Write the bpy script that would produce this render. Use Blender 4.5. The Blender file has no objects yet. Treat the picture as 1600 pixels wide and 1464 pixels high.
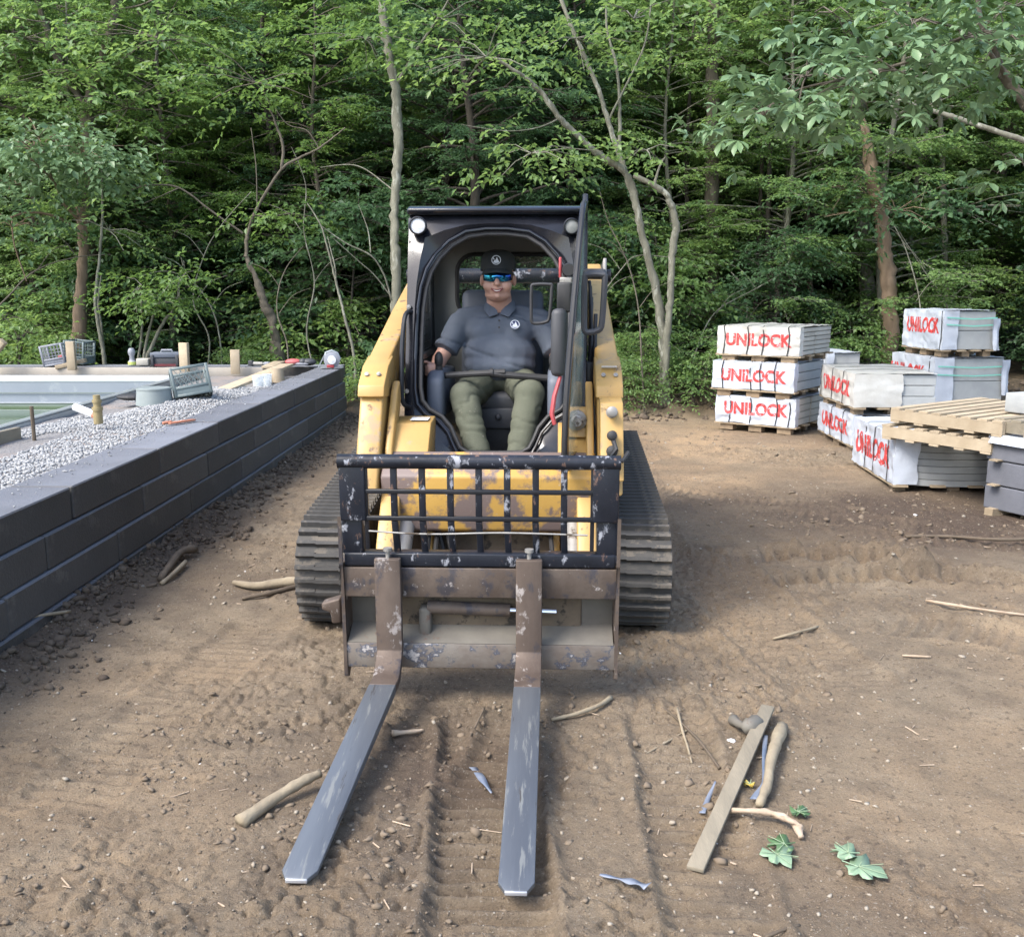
import bpy, bmesh, math, random
import numpy as np
from mathutils import Vector, Matrix, Euler, noise as mnoise

S = bpy.context.scene
C = S.collection
R = math.radians
rng = np.random.default_rng(7)
random.seed(7)

# ------------------------------------------------------------------ camera, sky, sun, exposure
CAM_H, PITCH, FPX = 1.70, R(10.55), 1541.0
cd = bpy.data.cameras.new('camera'); cam = bpy.data.objects.new('camera', cd); C.objects.link(cam)
cam.location = (0, 0, CAM_H); cam.rotation_euler = (R(90) - PITCH, 0, 0)
cd.sensor_width = 36.0; cd.lens = 36.0 * FPX / 1600.0; cd.clip_end = 2000; cd.clip_start = 0.05
S.camera = cam

SUN_EL, SUN_AZ = R(50), R(-128)     # azimuth from +Y towards +X: veiled sun high on the left, behind the photographer
w = bpy.data.worlds.new('World'); S.world = w; w.use_nodes = True
nt = w.node_tree; bg = nt.nodes['Background']
sky = nt.nodes.new('ShaderNodeTexSky'); sky.sky_type = 'NISHITA'; sky.sun_disc = False
sky.sun_elevation = SUN_EL; sky.sun_rotation = SUN_AZ; sky.air_density = 1.0; sky.dust_density = 2.5; sky.ozone_density = 1.0
nt.links.new(sky.outputs[0], bg.inputs[0]); bg.inputs[1].default_value = 0.15
sl = bpy.data.lights.new('sun', 'SUN'); so = bpy.data.objects.new('sun', sl); C.objects.link(so)
sl.energy = 1.5; sl.angle = R(24); sl.color = (1.0, 0.97, 0.92)
sdir = Vector((math.sin(SUN_AZ) * math.cos(SUN_EL), math.cos(SUN_AZ) * math.cos(SUN_EL), math.sin(SUN_EL)))
so.rotation_euler = sdir.to_track_quat('Z', 'Y').to_euler(); so.location = sdir * 60
S.view_settings.view_transform = 'Standard'; S.view_settings.look = 'None'
S.view_settings.exposure = 1.62; S.view_settings.gamma = 1.0
S.cycles.max_bounces = 6; S.cycles.transparent_max_bounces = 12

# ------------------------------------------------------------------ places measured in the photograph -> metres
def at(px, py, Y):
    dx = (px - 800) / FPX; dy = (732 - py) / FPX
    a = math.cos(PITCH) + dy * math.sin(PITCH); b = -math.sin(PITCH) + dy * math.cos(PITCH)
    t = Y / a
    return Vector((dx * t, Y, CAM_H + b * t))
def atz(px, py, z=0.0):
    dx = (px - 800) / FPX; dy = (732 - py) / FPX
    a = math.cos(PITCH) + dy * math.sin(PITCH); b = -math.sin(PITCH) + dy * math.cos(PITCH)
    t = (z - CAM_H) / b
    return Vector((dx * t, a * t, z))

# ------------------------------------------------------------------ materials
def pm(name, c1, c2=None, scale=6.0, rough=0.6, metal=0.0, bump=0.0, bscale=60.0, wear=None, wear2=None, stretch=None, spec=0.5, rvar=0.0, coat=0.0, settle=None):
    """procedural paint/wood/stone: two-tone noise, optional worn patches, fine bump"""
    m = bpy.data.materials.new(name); m.use_nodes = True
    n = m.node_tree; b = n.nodes['Principled BSDF']; L = n.links.new
    b.inputs['Roughness'].default_value = rough; b.inputs['Metallic'].default_value = metal
    b.inputs['Specular IOR Level'].default_value = spec
    if coat: b.inputs['Coat Weight'].default_value = coat
    tc = n.nodes.new('ShaderNodeTexCoord'); co = tc.outputs['Object']
    if stretch:
        mp = n.nodes.new('ShaderNodeMapping'); mp.inputs['Scale'].default_value = stretch; L(co, mp.inputs[0]); co = mp.outputs[0]
    def noise(s, det=5.0, ro=0.6):
        t = n.nodes.new('ShaderNodeTexNoise'); t.inputs['Scale'].default_value = s; t.inputs['Detail'].default_value = det
        t.inputs['Roughness'].default_value = ro; L(co, t.inputs['Vector']); return t.outputs['Fac']
    def ramp(src, lo, hi):
        r = n.nodes.new('ShaderNodeMapRange'); r.inputs['From Min'].default_value = lo; r.inputs['From Max'].default_value = hi
        L(src, r.inputs[0]); return r.outputs[0]
    def mix(f, a, bb):
        x = n.nodes.new('ShaderNodeMix'); x.data_type = 'RGBA'
        L(f, x.inputs[0])
        if isinstance(a, tuple): x.inputs[6].default_value = (*a, 1)
        else: L(a, x.inputs[6])
        if isinstance(bb, tuple): x.inputs[7].default_value = (*bb, 1)
        else: L(bb, x.inputs[7])
        return x.outputs[2]
    c2 = c2 or tuple(v * 0.75 for v in c1)
    col = mix(ramp(noise(scale), .35, .65), c1, c2)
    rg = None
    for wv in (wear, wear2):
        if wv:
            wc, amt, ws, wr = wv
            f = ramp(noise(ws, 8.0, 0.68), 1 - amt - .03, 1 - amt + .03)
            col = mix(f, col, wc)
            r = n.nodes.new('ShaderNodeMix'); r.data_type = 'FLOAT'; L(f, r.inputs[0]); r.inputs[2].default_value = rough; r.inputs[3].default_value = wr
            if rg is not None: L(rg, r.inputs[2])
            rg = r.outputs[0]
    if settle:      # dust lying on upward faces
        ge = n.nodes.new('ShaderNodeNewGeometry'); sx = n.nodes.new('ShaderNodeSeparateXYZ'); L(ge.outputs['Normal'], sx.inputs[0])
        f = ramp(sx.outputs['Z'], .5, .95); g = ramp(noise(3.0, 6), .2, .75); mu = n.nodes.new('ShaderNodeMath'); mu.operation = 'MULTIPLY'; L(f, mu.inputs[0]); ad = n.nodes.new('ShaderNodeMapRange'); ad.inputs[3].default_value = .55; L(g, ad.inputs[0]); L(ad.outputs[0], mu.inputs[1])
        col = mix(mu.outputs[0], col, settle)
    if rvar:
        oi = n.nodes.new('ShaderNodeObjectInfo'); hs = n.nodes.new('ShaderNodeHueSaturation')
        r = n.nodes.new('ShaderNodeMapRange'); r.inputs[3].default_value = 1 - rvar; r.inputs[4].default_value = 1 + rvar
        L(oi.outputs['Random'], r.inputs[0]); L(r.outputs[0], hs.inputs['Value']); L(col, hs.inputs['Color']); col = hs.outputs[0]
    L(col, b.inputs['Base Color'])
    if rg is not None: L(rg, b.inputs['Roughness'])
    if bump:
        bp = n.nodes.new('ShaderNodeBump'); bp.inputs['Strength'].default_value = bump; bp.inputs['Distance'].default_value = 0.01
        L(noise(bscale, 6), bp.inputs['Height']); L(bp.outputs[0], b.inputs['Normal'])
    return m

M = {}
M['yellow'] = pm('yellow_paint', (.47, .295, .095), (.40, .245, .078), 3, .42, bump=.06, bscale=70, wear=((.17, .115, .07), .375, 11, .8), wear2=((.34, .25, .15), .39, 5, .75))
M['yellow_chipped'] = pm('chipped_yellow_paint', (.48, .295, .075), (.42, .245, .06), 3, .4, bump=.06, bscale=60, wear=((.15, .112, .10), .53, 3.4, .55), wear2=((.40, .34, .30), .33, 30, .7))
M['black'] = pm('black_paint', (.012, .013, .016), (.02, .021, .025), 4, .34, bump=.03, bscale=50, wear=((.12, .115, .11), .29, 26, .7), spec=.3)
M['black_gloss'] = pm('glossy_black_paint', (.008, .009, .012), (.014, .015, .02), 4, .2, bump=.02, bscale=10, wear=((.08, .08, .08), .27, 60, .6), spec=.4, coat=.15)
M['black_scuffed'] = pm('scuffed_black_paint', (.010, .012, .017), (.018, .021, .030), 6, .36, bump=.10, bscale=60, wear=((.28, .29, .32), .39, 19, .55), wear2=((.13, .08, .06), .36, 27, .8), stretch=(1, 1, .55), spec=.3)
M['rust'] = pm('rusty_steel', (.078, .057, .044), (.125, .098, .078), 7, .66, .25, bump=.18, bscale=70, wear=((.055, .05, .055), .46, 8, .5), wear2=((.44, .40, .37), .36, 13, .7), stretch=(1, 1, .8))
M['rust_blue'] = pm('rusty_beam_with_blue_black_paint', (.13, .10, .08), (.20, .18, .155), 5, .62, .2, bump=.18, bscale=60, wear=((.045, .06, .095), .47, 9, .45), wear2=((.46, .43, .40), .42, 9, .75), stretch=(1, 1, 1.2))
M['fork_steel'] = pm('scraped_fork_steel', (.16, .175, .19), (.105, .115, .13), 4, .42, .4, bump=.08, bscale=90, wear=((.22, .225, .215), .41, 30, .5), wear2=((.075, .07, .066), .36, 20, .65), stretch=(1.6, .06, 1.0))
M['fork_tip'] = pm('bright_ground_steel', (.60, .61, .63), (.50, .51, .54), 20, .35, .6)
M['fork_shank'] = pm('brown_rusted_shank', (.075, .054, .042), (.12, .09, .07), 6, .6, .3, bump=.15, bscale=70, wear=((.30, .27, .25), .38, 14, .6), wear2=((.05, .045, .05), .4, 8, .5), stretch=(1, 1, .6))
M['plate_grey'] = pm('dusty_steel_plate', (.11, .10, .085), (.16, .148, .122), 4, .7, .1, bump=.1, bscale=50, wear=((.13, .09, .07), .38, 9, .8))
M['belly'] = pm('muddy_brown_steel', (.11, .085, .06), (.17, .13, .085), 6, .8, bump=.3, bscale=40, wear=((.045, .038, .03), .45, 8, .9))
M['rubber'] = pm('dusty_rubber', (.042, .041, .039), (.075, .07, .062), 7, .8, bump=.25, bscale=70, wear=((.125, .11, .09), .45, 10, .95))
M['rubber_clean'] = pm('black_rubber', (.018, .018, .019), (.03, .03, .031), 6, .6)
M['chrome'] = pm('chrome_rod', (.7, .7, .7), (.6, .6, .6), 5, .15, 1)
M['grey_metal'] = pm('dull_grey_metal', (.22, .215, .20), (.30, .29, .27), 8, .5, .4, bump=.1, wear=((.10, .08, .06), .42, 10, .8))
M['liner'] = pm('cab_headliner', (.19, .20, .195), (.23, .24, .235), 4, .8)
M['interior'] = pm('interior_charcoal_plastic', (.035, .037, .042), (.05, .052, .058), 4, .55)
M['seatblue'] = pm('grey_blue_trim', (.085, .10, .13), (.11, .125, .155), 5, .55)
M['red'] = pm('red_plastic', (.36, .05, .055), (.30, .04, .045), 5, .4)
M['white'] = pm('white_plastic', (.75, .76, .76), (.68, .69, .70), 8, .5)
M['lens'] = pm('lamp_lens', (.80, .82, .84), (.62, .65, .68), 90, .12, .0, bump=.4, bscale=120)
M['navy'] = pm('navy_print', (.02, .035, .12), (.02, .03, .10), 5, .6)
M['whiteprint'] = pm('white_print', (.72, .76, .82), (.65, .70, .76), 5, .6)
M['redprint'] = pm('red_ink', (.56, .05, .045), (.46, .05, .05), 30, .55, wear=((.62, .58, .62), .385, 26, .5))
M['skin'] = pm('skin', (.56, .33, .25), (.49, .275, .205), 14, .5, bump=.05, bscale=120)
M['lips'] = pm('lip', (.30, .10, .09), (.26, .09, .08), 14, .45)
M['teeth'] = pm('teeth', (.75, .72, .66), (.7, .67, .6), 14, .3)
M['hair'] = pm('brown_hair', (.035, .024, .018), (.05, .035, .025), 60, .7)
M['shirt'] = pm('slate_polo_knit', (.118, .138, .172), (.098, .115, .145), 5, .75, bump=.35, bscale=220, spec=.3)
M['pants'] = pm('olive_work_cloth', (.118, .125, .092), (.092, .10, .072), 5, .85, bump=.35, bscale=160, wear=((.22, .215, .17), .34, 9, .9), spec=.25)
M['cap'] = pm('charcoal_cap_cloth', (.022, .026, .028), (.03, .034, .036), 9, .8, bump=.2, bscale=200)
M['boot'] = pm('brown_boot_leather', (.045, .032, .024), (.035, .025, .018), 9, .7)
def mirror_mat():
    m = bpy.data.materials.new('blue_mirror_lens'); m.use_nodes = True; n = m.node_tree; b = n.nodes['Principled BSDF']
    tc = n.nodes.new('ShaderNodeTexCoord'); t = n.nodes.new('ShaderNodeTexNoise'); t.inputs['Scale'].default_value = 9
    n.links.new(tc.outputs['Object'], t.inputs['Vector'])
    r = n.nodes.new('ShaderNodeValToRGB'); r.color_ramp.elements[0].position = .38; r.color_ramp.elements[0].color = (.02, .06, .45, 1)
    r.color_ramp.elements[1].position = .62; r.color_ramp.elements[1].color = (.05, .42, .55, 1)
    n.links.new(t.outputs['Fac'], r.inputs[0]); n.links.new(r.outputs[0], b.inputs['Base Color'])
    b.inputs['Metallic'].default_value = .9; b.inputs['Roughness'].default_value = .08
    return m
M['mirror'] = mirror_mat()
def glass_mat(name, tint, alpha, rough=.05):
    m = bpy.data.materials.new(name); m.use_nodes = True; n = m.node_tree; b = n.nodes['Principled BSDF']
    t = n.nodes.new('ShaderNodeTexNoise'); t.inputs['Scale'].default_value = 7; t.inputs['Detail'].default_value = 6
    tc = n.nodes.new('ShaderNodeTexCoord'); n.links.new(tc.outputs['Object'], t.inputs['Vector'])
    r = n.nodes.new('ShaderNodeMapRange'); r.inputs[1].default_value = .3; r.inputs[2].default_value = .75; r.inputs[3].default_value = alpha * .6; r.inputs[4].default_value = alpha * 1.5
    n.links.new(t.outputs['Fac'], r.inputs[0]); n.links.new(r.outputs[0], b.inputs['Alpha'])
    b.inputs['Base Color'].default_value = (*tint, 1); b.inputs['Roughness'].default_value = rough
    return m
M['glass'] = glass_mat('dusty_glass', (.25, .33, .32), .10)
M['doorglass'] = glass_mat('door_glass', (.26, .36, .34), .5, .08)
M['clear'] = glass_mat('thin_clear_plastic', (.75, .8, .82), .35, .15)
# stone, wood, wraps
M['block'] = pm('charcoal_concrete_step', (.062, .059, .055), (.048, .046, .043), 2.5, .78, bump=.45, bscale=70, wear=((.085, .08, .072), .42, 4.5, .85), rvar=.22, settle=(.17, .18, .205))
M['dust_'] = pm('dusty_dark_stone_top', (.16, .175, .22), (.21, .225, .27), 4, .8)
M['paver_tan'] = pm('buff_concrete_paver', (.46, .44, .385), (.39, .37, .32), 5, .85, bump=.25, bscale=80, rvar=.10)
M['paver_grey'] = pm('grey_concrete_paver', (.37, .385, .38), (.31, .325, .325), 5, .85, bump=.25, bscale=80, rvar=.08)
M['paver_dark'] = pm('slate_grey_step', (.13, .135, .155), (.10, .105, .12), 4, .8, bump=.25, bscale=80, wear=((.19, .19, .19), .38, 6, .9), rvar=.15)
M['wrap'] = pm('white_plastic_wrap', (.50, .54, .60), (.42, .46, .52), 5, .32, bump=.5, bscale=9, spec=.6)
M['wrap_tan'] = pm('dusty_white_plastic_wrap', (.52, .52, .49), (.43, .42, .38), 5, .36, bump=.5, bscale=9, spec=.6)
M['strapb'] = pm('black_strap', (.02, .02, .022), None, 5, .5)
M['strapg'] = pm('green_strap', (.22, .58, .47), (.18, .52, .42), 5, .4)
M['wood_new'] = pm('pale_lumber', (.42, .345, .24), (.34, .27, .18), 6, .75, bump=.2, bscale=60, stretch=(1, 1, 1), rvar=.12)
M['wood_pallet'] = pm('pallet_wood', (.34, .27, .18), (.27, .21, .135), 7, .85, bump=.3, bscale=60, rvar=.18)
M['wood_grey'] = pm('weathered_wood', (.25, .215, .155), (.19, .165, .12), 12, .85, bump=.35, bscale=80, stretch=(1, .3, 1), rvar=.1)
M['wood_old'] = pm('pallet_block_wood', (.27, .20, .125), (.19, .14, .09), 10, .9, bump=.3, rvar=.2)
M['bark_pale'] = pm('pale_mottled_bark', (.205, .20, .155), (.125, .122, .09), 14, .9, bump=.6, bscale=30, wear=((.31, .31, .255), .40, 9, .9), stretch=(1, 1, .35))
M['bark_mid'] = pm('grey_brown_bark', (.145, .125, .095), (.085, .073, .055), 12, .95, bump=.8, bscale=26, stretch=(1, 1, .25))
M['bark_dark'] = pm('dark_bark', (.07, .06, .047), (.045, .038, .03), 12, .95, bump=.8, bscale=26, stretch=(1, 1, .25))
M['bark_tan'] = pm('brown_torn_bark', (.23, .165, .11), (.15, .105, .07), 12, .95, bump=.8, bscale=26, stretch=(1, 1, .25))
M['stick'] = pm('barkless_stick', (.30, .25, .17), (.21, .17, .115), 12, .85, bump=.4, bscale=50)
M['stick_dark'] = pm('dark_stick', (.085, .065, .045), (.13, .10, .07), 12, .9, bump=.4, bscale=50)
M['splinter'] = pm('splintered_wood', (.47, .37, .27), (.33, .25, .175), 18, .85, bump=.5, bscale=60)
M['bluetape'] = pm('faded_blue_tape', (.10, .135, .20), (.19, .21, .25), 9, .5)
M['orange'] = pm('orange_plastic', (.42, .17, .10), (.36, .14, .08), 5, .5)
M['bucketgrey'] = pm('pale_grey_bucket', (.24, .275, .27), (.20, .23, .225), 5, .5, wear=((.25, .25, .23), .35, 6, .8))
M['crate'] = pm('grey_green_crate', (.12, .155, .155), (.10, .13, .13), 5, .5)
M['cratel'] = pm('light_grey_crate', (.27, .28, .31), (.22, .23, .26), 5, .5)
M['ochre'] = pm('ochre_pvc', (.30, .24, .12), (.25, .20, .10), 5, .5)
M['alu'] = pm('grey_aluminium_rail', (.36, .39, .40), (.31, .34, .35), 4, .35, .3)
M['coping_white'] = pm('white_pool_coping', (.55, .57, .60), (.50, .52, .55), 4, .5)
M['liner_blue'] = pm('pool_liner_blue_grey', (.22, .25, .29), (.25, .28, .32), 2, .5, wear=((.28, .31, .34), .38, 3, .5))
M['liner_green'] = pm('pool_liner_stained', (.19, .23, .20), (.17, .21, .175), 2, .5)
M['beige'] = pm('beige_board', (.42, .38, .32), (.36, .32, .27), 4, .7, bump=.1)

# ------------------------------------------------------------------ mesh helpers
def tag(o, label=None, cat=None, group=None, kind=None):
    if label: o['label'] = label
    if cat: o['category'] = cat
    if group: o['group'] = group
    if kind: o['kind'] = kind
    return o
def empty(name, loc=(0, 0, 0), rz=0.0, label=None, cat=None, group=None):
    o = bpy.data.objects.new(name, None); C.objects.link(o); o.location = loc; o.rotation_euler = (0, 0, rz)
    o.empty_display_size = .1
    return tag(o, label, cat, group)
def link(name, me, mat=None, parent=None, loc=None, rot=None):
    o = bpy.data.objects.new(name, me); C.objects.link(o)
    if mat is not None and len(me.materials) == 0: me.materials.append(M[mat] if isinstance(mat, str) else mat)
    if parent is not None: o.parent = parent
    if loc is not None: o.location = loc
    if rot is not None: o.rotation_euler = rot
    return o
def npmesh(name, V, F, attr=None, smooth=False, mats=None, midx=None):
    """V (n,3), F (m,k) constant k"""
    me = bpy.data.meshes.new(name); V = np.asarray(V, np.float32); F = np.asarray(F, np.int32)
    m, k = F.shape
    me.vertices.add(len(V)); me.vertices.foreach_set('co', V.ravel())
    me.loops.add(m * k); me.loops.foreach_set('vertex_index', F.ravel())
    me.polygons.add(m); me.polygons.foreach_set('loop_start', np.arange(0, m * k, k, dtype=np.int32))
    me.polygons.foreach_set('loop_total', np.full(m, k, np.int32))
    if smooth: me.polygons.foreach_set('use_smooth', np.ones(m, bool))
    if mats:
        for mm in mats: me.materials.append(M[mm] if isinstance(mm, str) else mm)
    if midx is not None: me.polygons.foreach_set('material_index', np.asarray(midx, np.int32))
    for k_, a in (attr or {}).items():
        at_ = me.attributes.new(k_, 'FLOAT', 'POINT'); at_.data.foreach_set('value', np.asarray(a, np.float32))
    me.update(calc_edges=True)
    return me

class MB:
    def __init__(s): s.v = []; s.f = []; s.mi = []; s.cur = 0
    def add(s, vs, fs):
        o = len(s.v); s.v += [tuple(v) for v in vs]; s.f += [tuple(i + o for i in f) for f in fs]; s.mi += [s.cur] * len(fs); return s
    def box(s, c, size, rot=None):
        x, y, z = [a / 2 for a in size]
        vs = [Vector((i * x, j * y, k * z)) for i in (-1, 1) for j in (-1, 1) for k in (-1, 1)]
        if rot is not None:
            m = Euler(rot).to_matrix() if not isinstance(rot, Matrix) else rot
            vs = [m @ v for v in vs]
        c = Vector(c)
        return s.add([v + c for v in vs], [(0, 1, 3, 2), (4, 6, 7, 5), (0, 4, 5, 1), (2, 3, 7, 6), (0, 2, 6, 4), (1, 5, 7, 3)])
    def bar(s, a, b, wx, wz, up=(0, 0, 1)):
        """rectangular bar from a to b"""
        a, b = Vector(a), Vector(b); d = (b - a).normalized(); u = Vector(up); sd = d.cross(u)
        if sd.length < 1e-4: u = Vector((0, 1, 0)); sd = d.cross(u)
        sd.normalize(); u = sd.cross(d).normalized()
        vs = [p + sd * (i * wx / 2) + u * (k * wz / 2) for p in (a, b) for i, k in ((-1, -1), (1, -1), (1, 1), (-1, 1))]
        return s.add(vs, [(0, 3, 2, 1), (4, 5, 6, 7), (0, 1, 5, 4), (1, 2, 6, 5), (2, 3, 7, 6), (3, 0, 4, 7)])
    def tube(s, pts, r, seg=10, cap=True, squash=None):
        pts = [Vector(p) for p in pts]; n = len(pts)
        if not hasattr(r, '__len__'): r = [r] * n
        vs = []; prev = None
        for i, p in enumerate(pts):
            d = (pts[min(i + 1, n - 1)] - pts[max(i - 1, 0)]).normalized()
            if prev is None:
                u = Vector((0, 0, 1)) if abs(d.z) < .9 else Vector((1, 0, 0)); u = (u - d * u.dot(d)).normalized()
            else:
                u = (prev - d * prev.dot(d)).normalized()
            prev = u; sd = d.cross(u)
            for k in range(seg):
                a = 2 * math.pi * k / seg
                q = sd * math.cos(a) + u * math.sin(a)
                vs.append(p + q * r[i])
        fs = [(i * seg + k, i * seg + (k + 1) % seg, (i + 1) * seg + (k + 1) % seg, (i + 1) * seg + k) for i in range(n - 1) for k in range(seg)]
        if cap: fs += [tuple(range(seg - 1, -1, -1)), tuple((n - 1) * seg + k for k in range(seg))]
        return s.add(vs, fs)
    def loop(s, pts, r, seg=6):
        """closed tube"""
        pts = [Vector(p) for p in pts]; n = len(pts); vs = []; prev = None
        for i, p in enumerate(pts):
            d = (pts[(i + 1) % n] - pts[i - 1]).normalized()
            if prev is None:
                u = Vector((0, 1, 0)) if abs(d.y) < .9 else Vector((1, 0, 0)); u = (u - d * u.dot(d)).normalized()
            else: u = (prev - d * prev.dot(d)).normalized()
            prev = u; sd = d.cross(u)
            vs += [p + (sd * math.cos(2 * math.pi * k / seg) + u * math.sin(2 * math.pi * k / seg)) * r for k in range(seg)]
        fs = [(i * seg + k, i * seg + (k + 1) % seg, ((i + 1) % n) * seg + (k + 1) % seg, ((i + 1) % n) * seg + k) for i in range(n) for k in range(seg)]
        return s.add(vs, fs)
    def prism(s, poly, axis, a, b):
        """poly: 2D points; axis 'x': poly is (y,z) and extruded x from a to b; 'y': (x,z); 'z': (x,y)"""
        def mk(p, t):
            return {'x': (t, p[0], p[1]), 'y': (p[0], t, p[1]), 'z': (p[0], p[1], t)}[axis]
        n = len(poly); vs = [mk(p, a) for p in poly] + [mk(p, b) for p in poly]
        fs = [tuple(range(n))[::-1], tuple(range(n, 2 * n))] + [(i, (i + 1) % n, n + (i + 1) % n, n + i) for i in range(n)]
        return s.add(vs, fs)
    def ell(s, c, r, rot=None, seg=16, rings=10):
        c = Vector(c); m = Euler(rot).to_matrix() if rot else Matrix.Identity(3)
        if not hasattr(r, '__len__'): r = (r, r, r)
        vs = [c + m @ Vector((0, 0, r[2]))]
        for i in range(1, rings):
            t = math.pi * i / rings
            for k in range(seg):
                a = 2 * math.pi * k / seg
                vs.append(c + m @ Vector((r[0] * math.sin(t) * math.cos(a), r[1] * math.sin(t) * math.sin(a), r[2] * math.cos(t))))
        vs.append(c + m @ Vector((0, 0, -r[2]))); e = len(vs) - 1
        fs = [(0, 1 + k, 1 + (k + 1) % seg) for k in range(seg)]
        for i in range(rings - 2):
            fs += [(1 + i * seg + k, 1 + (i + 1) * seg + k, 1 + (i + 1) * seg + (k + 1) % seg, 1 + i * seg + (k + 1) % seg) for k in range(seg)]
        b0 = 1 + (rings - 2) * seg
        fs += [(e, b0 + (k + 1) % seg, b0 + k) for k in range(seg)]
        return s.add(vs, fs)
    def cap(s, a, b, ra, rb, seg=16):
        """tapered capsule"""
        a, b = Vector(a), Vector(b); s.ell(a, ra, seg=seg); s.ell(b, rb, seg=seg); n = 6
        s.tube([a.lerp(b, i / n) for i in range(n + 1)], [ra + (rb - ra) * i / n for i in range(n + 1)], seg)
        return s
    def lathe(s, prof, c=(0, 0, 0), seg=20, rot=None):
        c = Vector(c); m = Euler(rot).to_matrix() if rot else Matrix.Identity(3)
        vs = [c + m @ Vector((r * math.cos(2 * math.pi * k / seg), r * math.sin(2 * math.pi * k / seg), z)) for r, z in prof for k in range(seg)]
        fs = [(i * seg + k, i * seg + (k + 1) % seg, (i + 1) * seg + (k + 1) % seg, (i + 1) * seg + k) for i in range(len(prof) - 1) for k in range(seg)]
        return s.add(vs, fs)
    def mesh(s, name='m', mats=None, smooth=False):
        me = bpy.data.meshes.new(name); me.from_pydata(s.v, [], s.f)
        for mm in (mats or []): me.materials.append(M[mm] if isinstance(mm, str) else mm)
        if mats and len(mats) > 1: me.polygons.foreach_set('material_index', s.mi)
        bm = bmesh.new(); bm.from_mesh(me); bmesh.ops.recalc_face_normals(bm, faces=bm.faces); bm.to_mesh(me); bm.free()
        if smooth:
            me.polygons.foreach_set('use_smooth', [True] * len(me.polygons))
            if smooth != 'all':
                me.set_sharp_from_angle(angle=R(35))
        me.update(); return me
    def build(s, name, mat, parent=None, smooth=False, bevel=0.0, loc=None, rot=None, seg=2):
        me = s.mesh(name, [mat] if not isinstance(mat, (list, tuple)) else list(mat), smooth)
        o = link(name, me, None, parent, loc, rot)
        if bevel:
            b = o.modifiers.new('bevel', 'BEVEL'); b.width = bevel; b.segments = seg; b.limit_method = 'ANGLE'; b.angle_limit = R(35)
            b.harden_normals = False
            me.polygons.foreach_set('use_smooth', [True] * len(me.polygons)); me.set_sharp_from_angle(angle=R(35)) if False else None
        return o

def text_mesh(body, size, depth=.0008, offset=.0, shear=0.0, sx=1.0):
    cu = bpy.data.curves.new('lettering', 'FONT'); cu.body = body; cu.size = size; cu.extrude = depth; cu.offset = offset
    cu.align_x = 'CENTER'; cu.align_y = 'CENTER'; cu.shear = shear; cu.resolution_u = 4
    o = bpy.data.objects.new('tmp_text', cu); C.objects.link(o)
    me = bpy.data.meshes.new_from_object(o.evaluated_get(bpy.context.evaluated_depsgraph_get()))
    bpy.data.objects.remove(o); bpy.data.curves.remove(cu)
    co = np.empty(len(me.vertices) * 3, np.float32); me.vertices.foreach_get('co', co); co = co.reshape(-1, 3); co[:, 0] *= sx
    me.vertices.foreach_set('co', co.ravel()); me.materials.clear(); me.update()
    return me

def catmull(pts, rad, k=5):
    pts = [Vector(p) for p in pts]; n = len(pts); out = []; ro = []
    if not hasattr(rad, '__len__'): rad = [rad] * n
    for i in range(n - 1):
        p0 = pts[max(i - 1, 0)]; p1 = pts[i]; p2 = pts[i + 1]; p3 = pts[min(i + 2, n - 1)]
        for j in range(k):
            t = j / k
            out.append(.5 * ((2 * p1) + (p2 - p0) * t + (2 * p0 - 5 * p1 + 4 * p2 - p3) * t * t + (3 * p1 - p0 - 3 * p2 + p3) * t ** 3))
            ro.append(rad[i] + (rad[i + 1] - rad[i]) * t)
    out.append(pts[-1]); ro.append(rad[-1]); return out, ro

# value noise on arrays
_T = rng.random((256, 256)).astype(np.float32)
def vn(x, y):
    xi = np.floor(x).astype(int); yi = np.floor(y).astype(int); fx = x - xi; fy = y - yi
    fx = fx * fx * (3 - 2 * fx); fy = fy * fy * (3 - 2 * fy)
    a = _T[xi & 255, yi & 255]; b = _T[(xi + 1) & 255, yi & 255]; c = _T[xi & 255, (yi + 1) & 255]; d = _T[(xi + 1) & 255, (yi + 1) & 255]
    return (a + (b - a) * fx) * (1 - fy) + (c + (d - c) * fx) * fy
def fbm(x, y, o=4, lac=2.03, g=.5):
    s = 0; a = 1; t = 0
    for i in range(o):
        s = s + a * vn(x + 17.3 * i, y + 9.1 * i); t += a; a *= g; x = x * lac; y = y * lac
    return s / t
def sstep(a, b, x):
    t = np.clip((x - a) / (b - a), 0, 1); return t * t * (3 - 2 * t)

# ------------------------------------------------------------------ GROUND: one sheet to the horizon
def wall_x(y): return -2.398 + .02045 * y
STRIPS = [  # (x0, y0, x1, y1, width, pitch, depth, curve)
    (-.03, 1.5, -.10, 3.75, .34, .068, .027, 0), (.55, 1.5, .62, 3.8, .30, .075, .016, 0),
    (-1.5, 2.9, -1.25, 4.9, .32, .075, .008, 0), (1.35, 3.9, 1.15, 6.2, .5, .062, .010, .1),
    (1.55, 6.15, 2.75, 5.95, .34, .10, .06, .06), (1.5, 5.70, 3.3, 5.5, .32, .10, .05, .25),
    (1.9, 4.9, 2.9, 4.2, .34, .08, .016, .1), (1.1, 8.1, 2.4, 7.5, .34, .08, .014, -.1), (.95, 6.0, 1.2, 11.5, .36, .085, .007, 0),
    (2.0, 7.3, 3.2, 6.7, .34, .08, .014, .1), (2.4, 6.6, 3.7, 6.2, .34, .08, .014, 0)]
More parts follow.
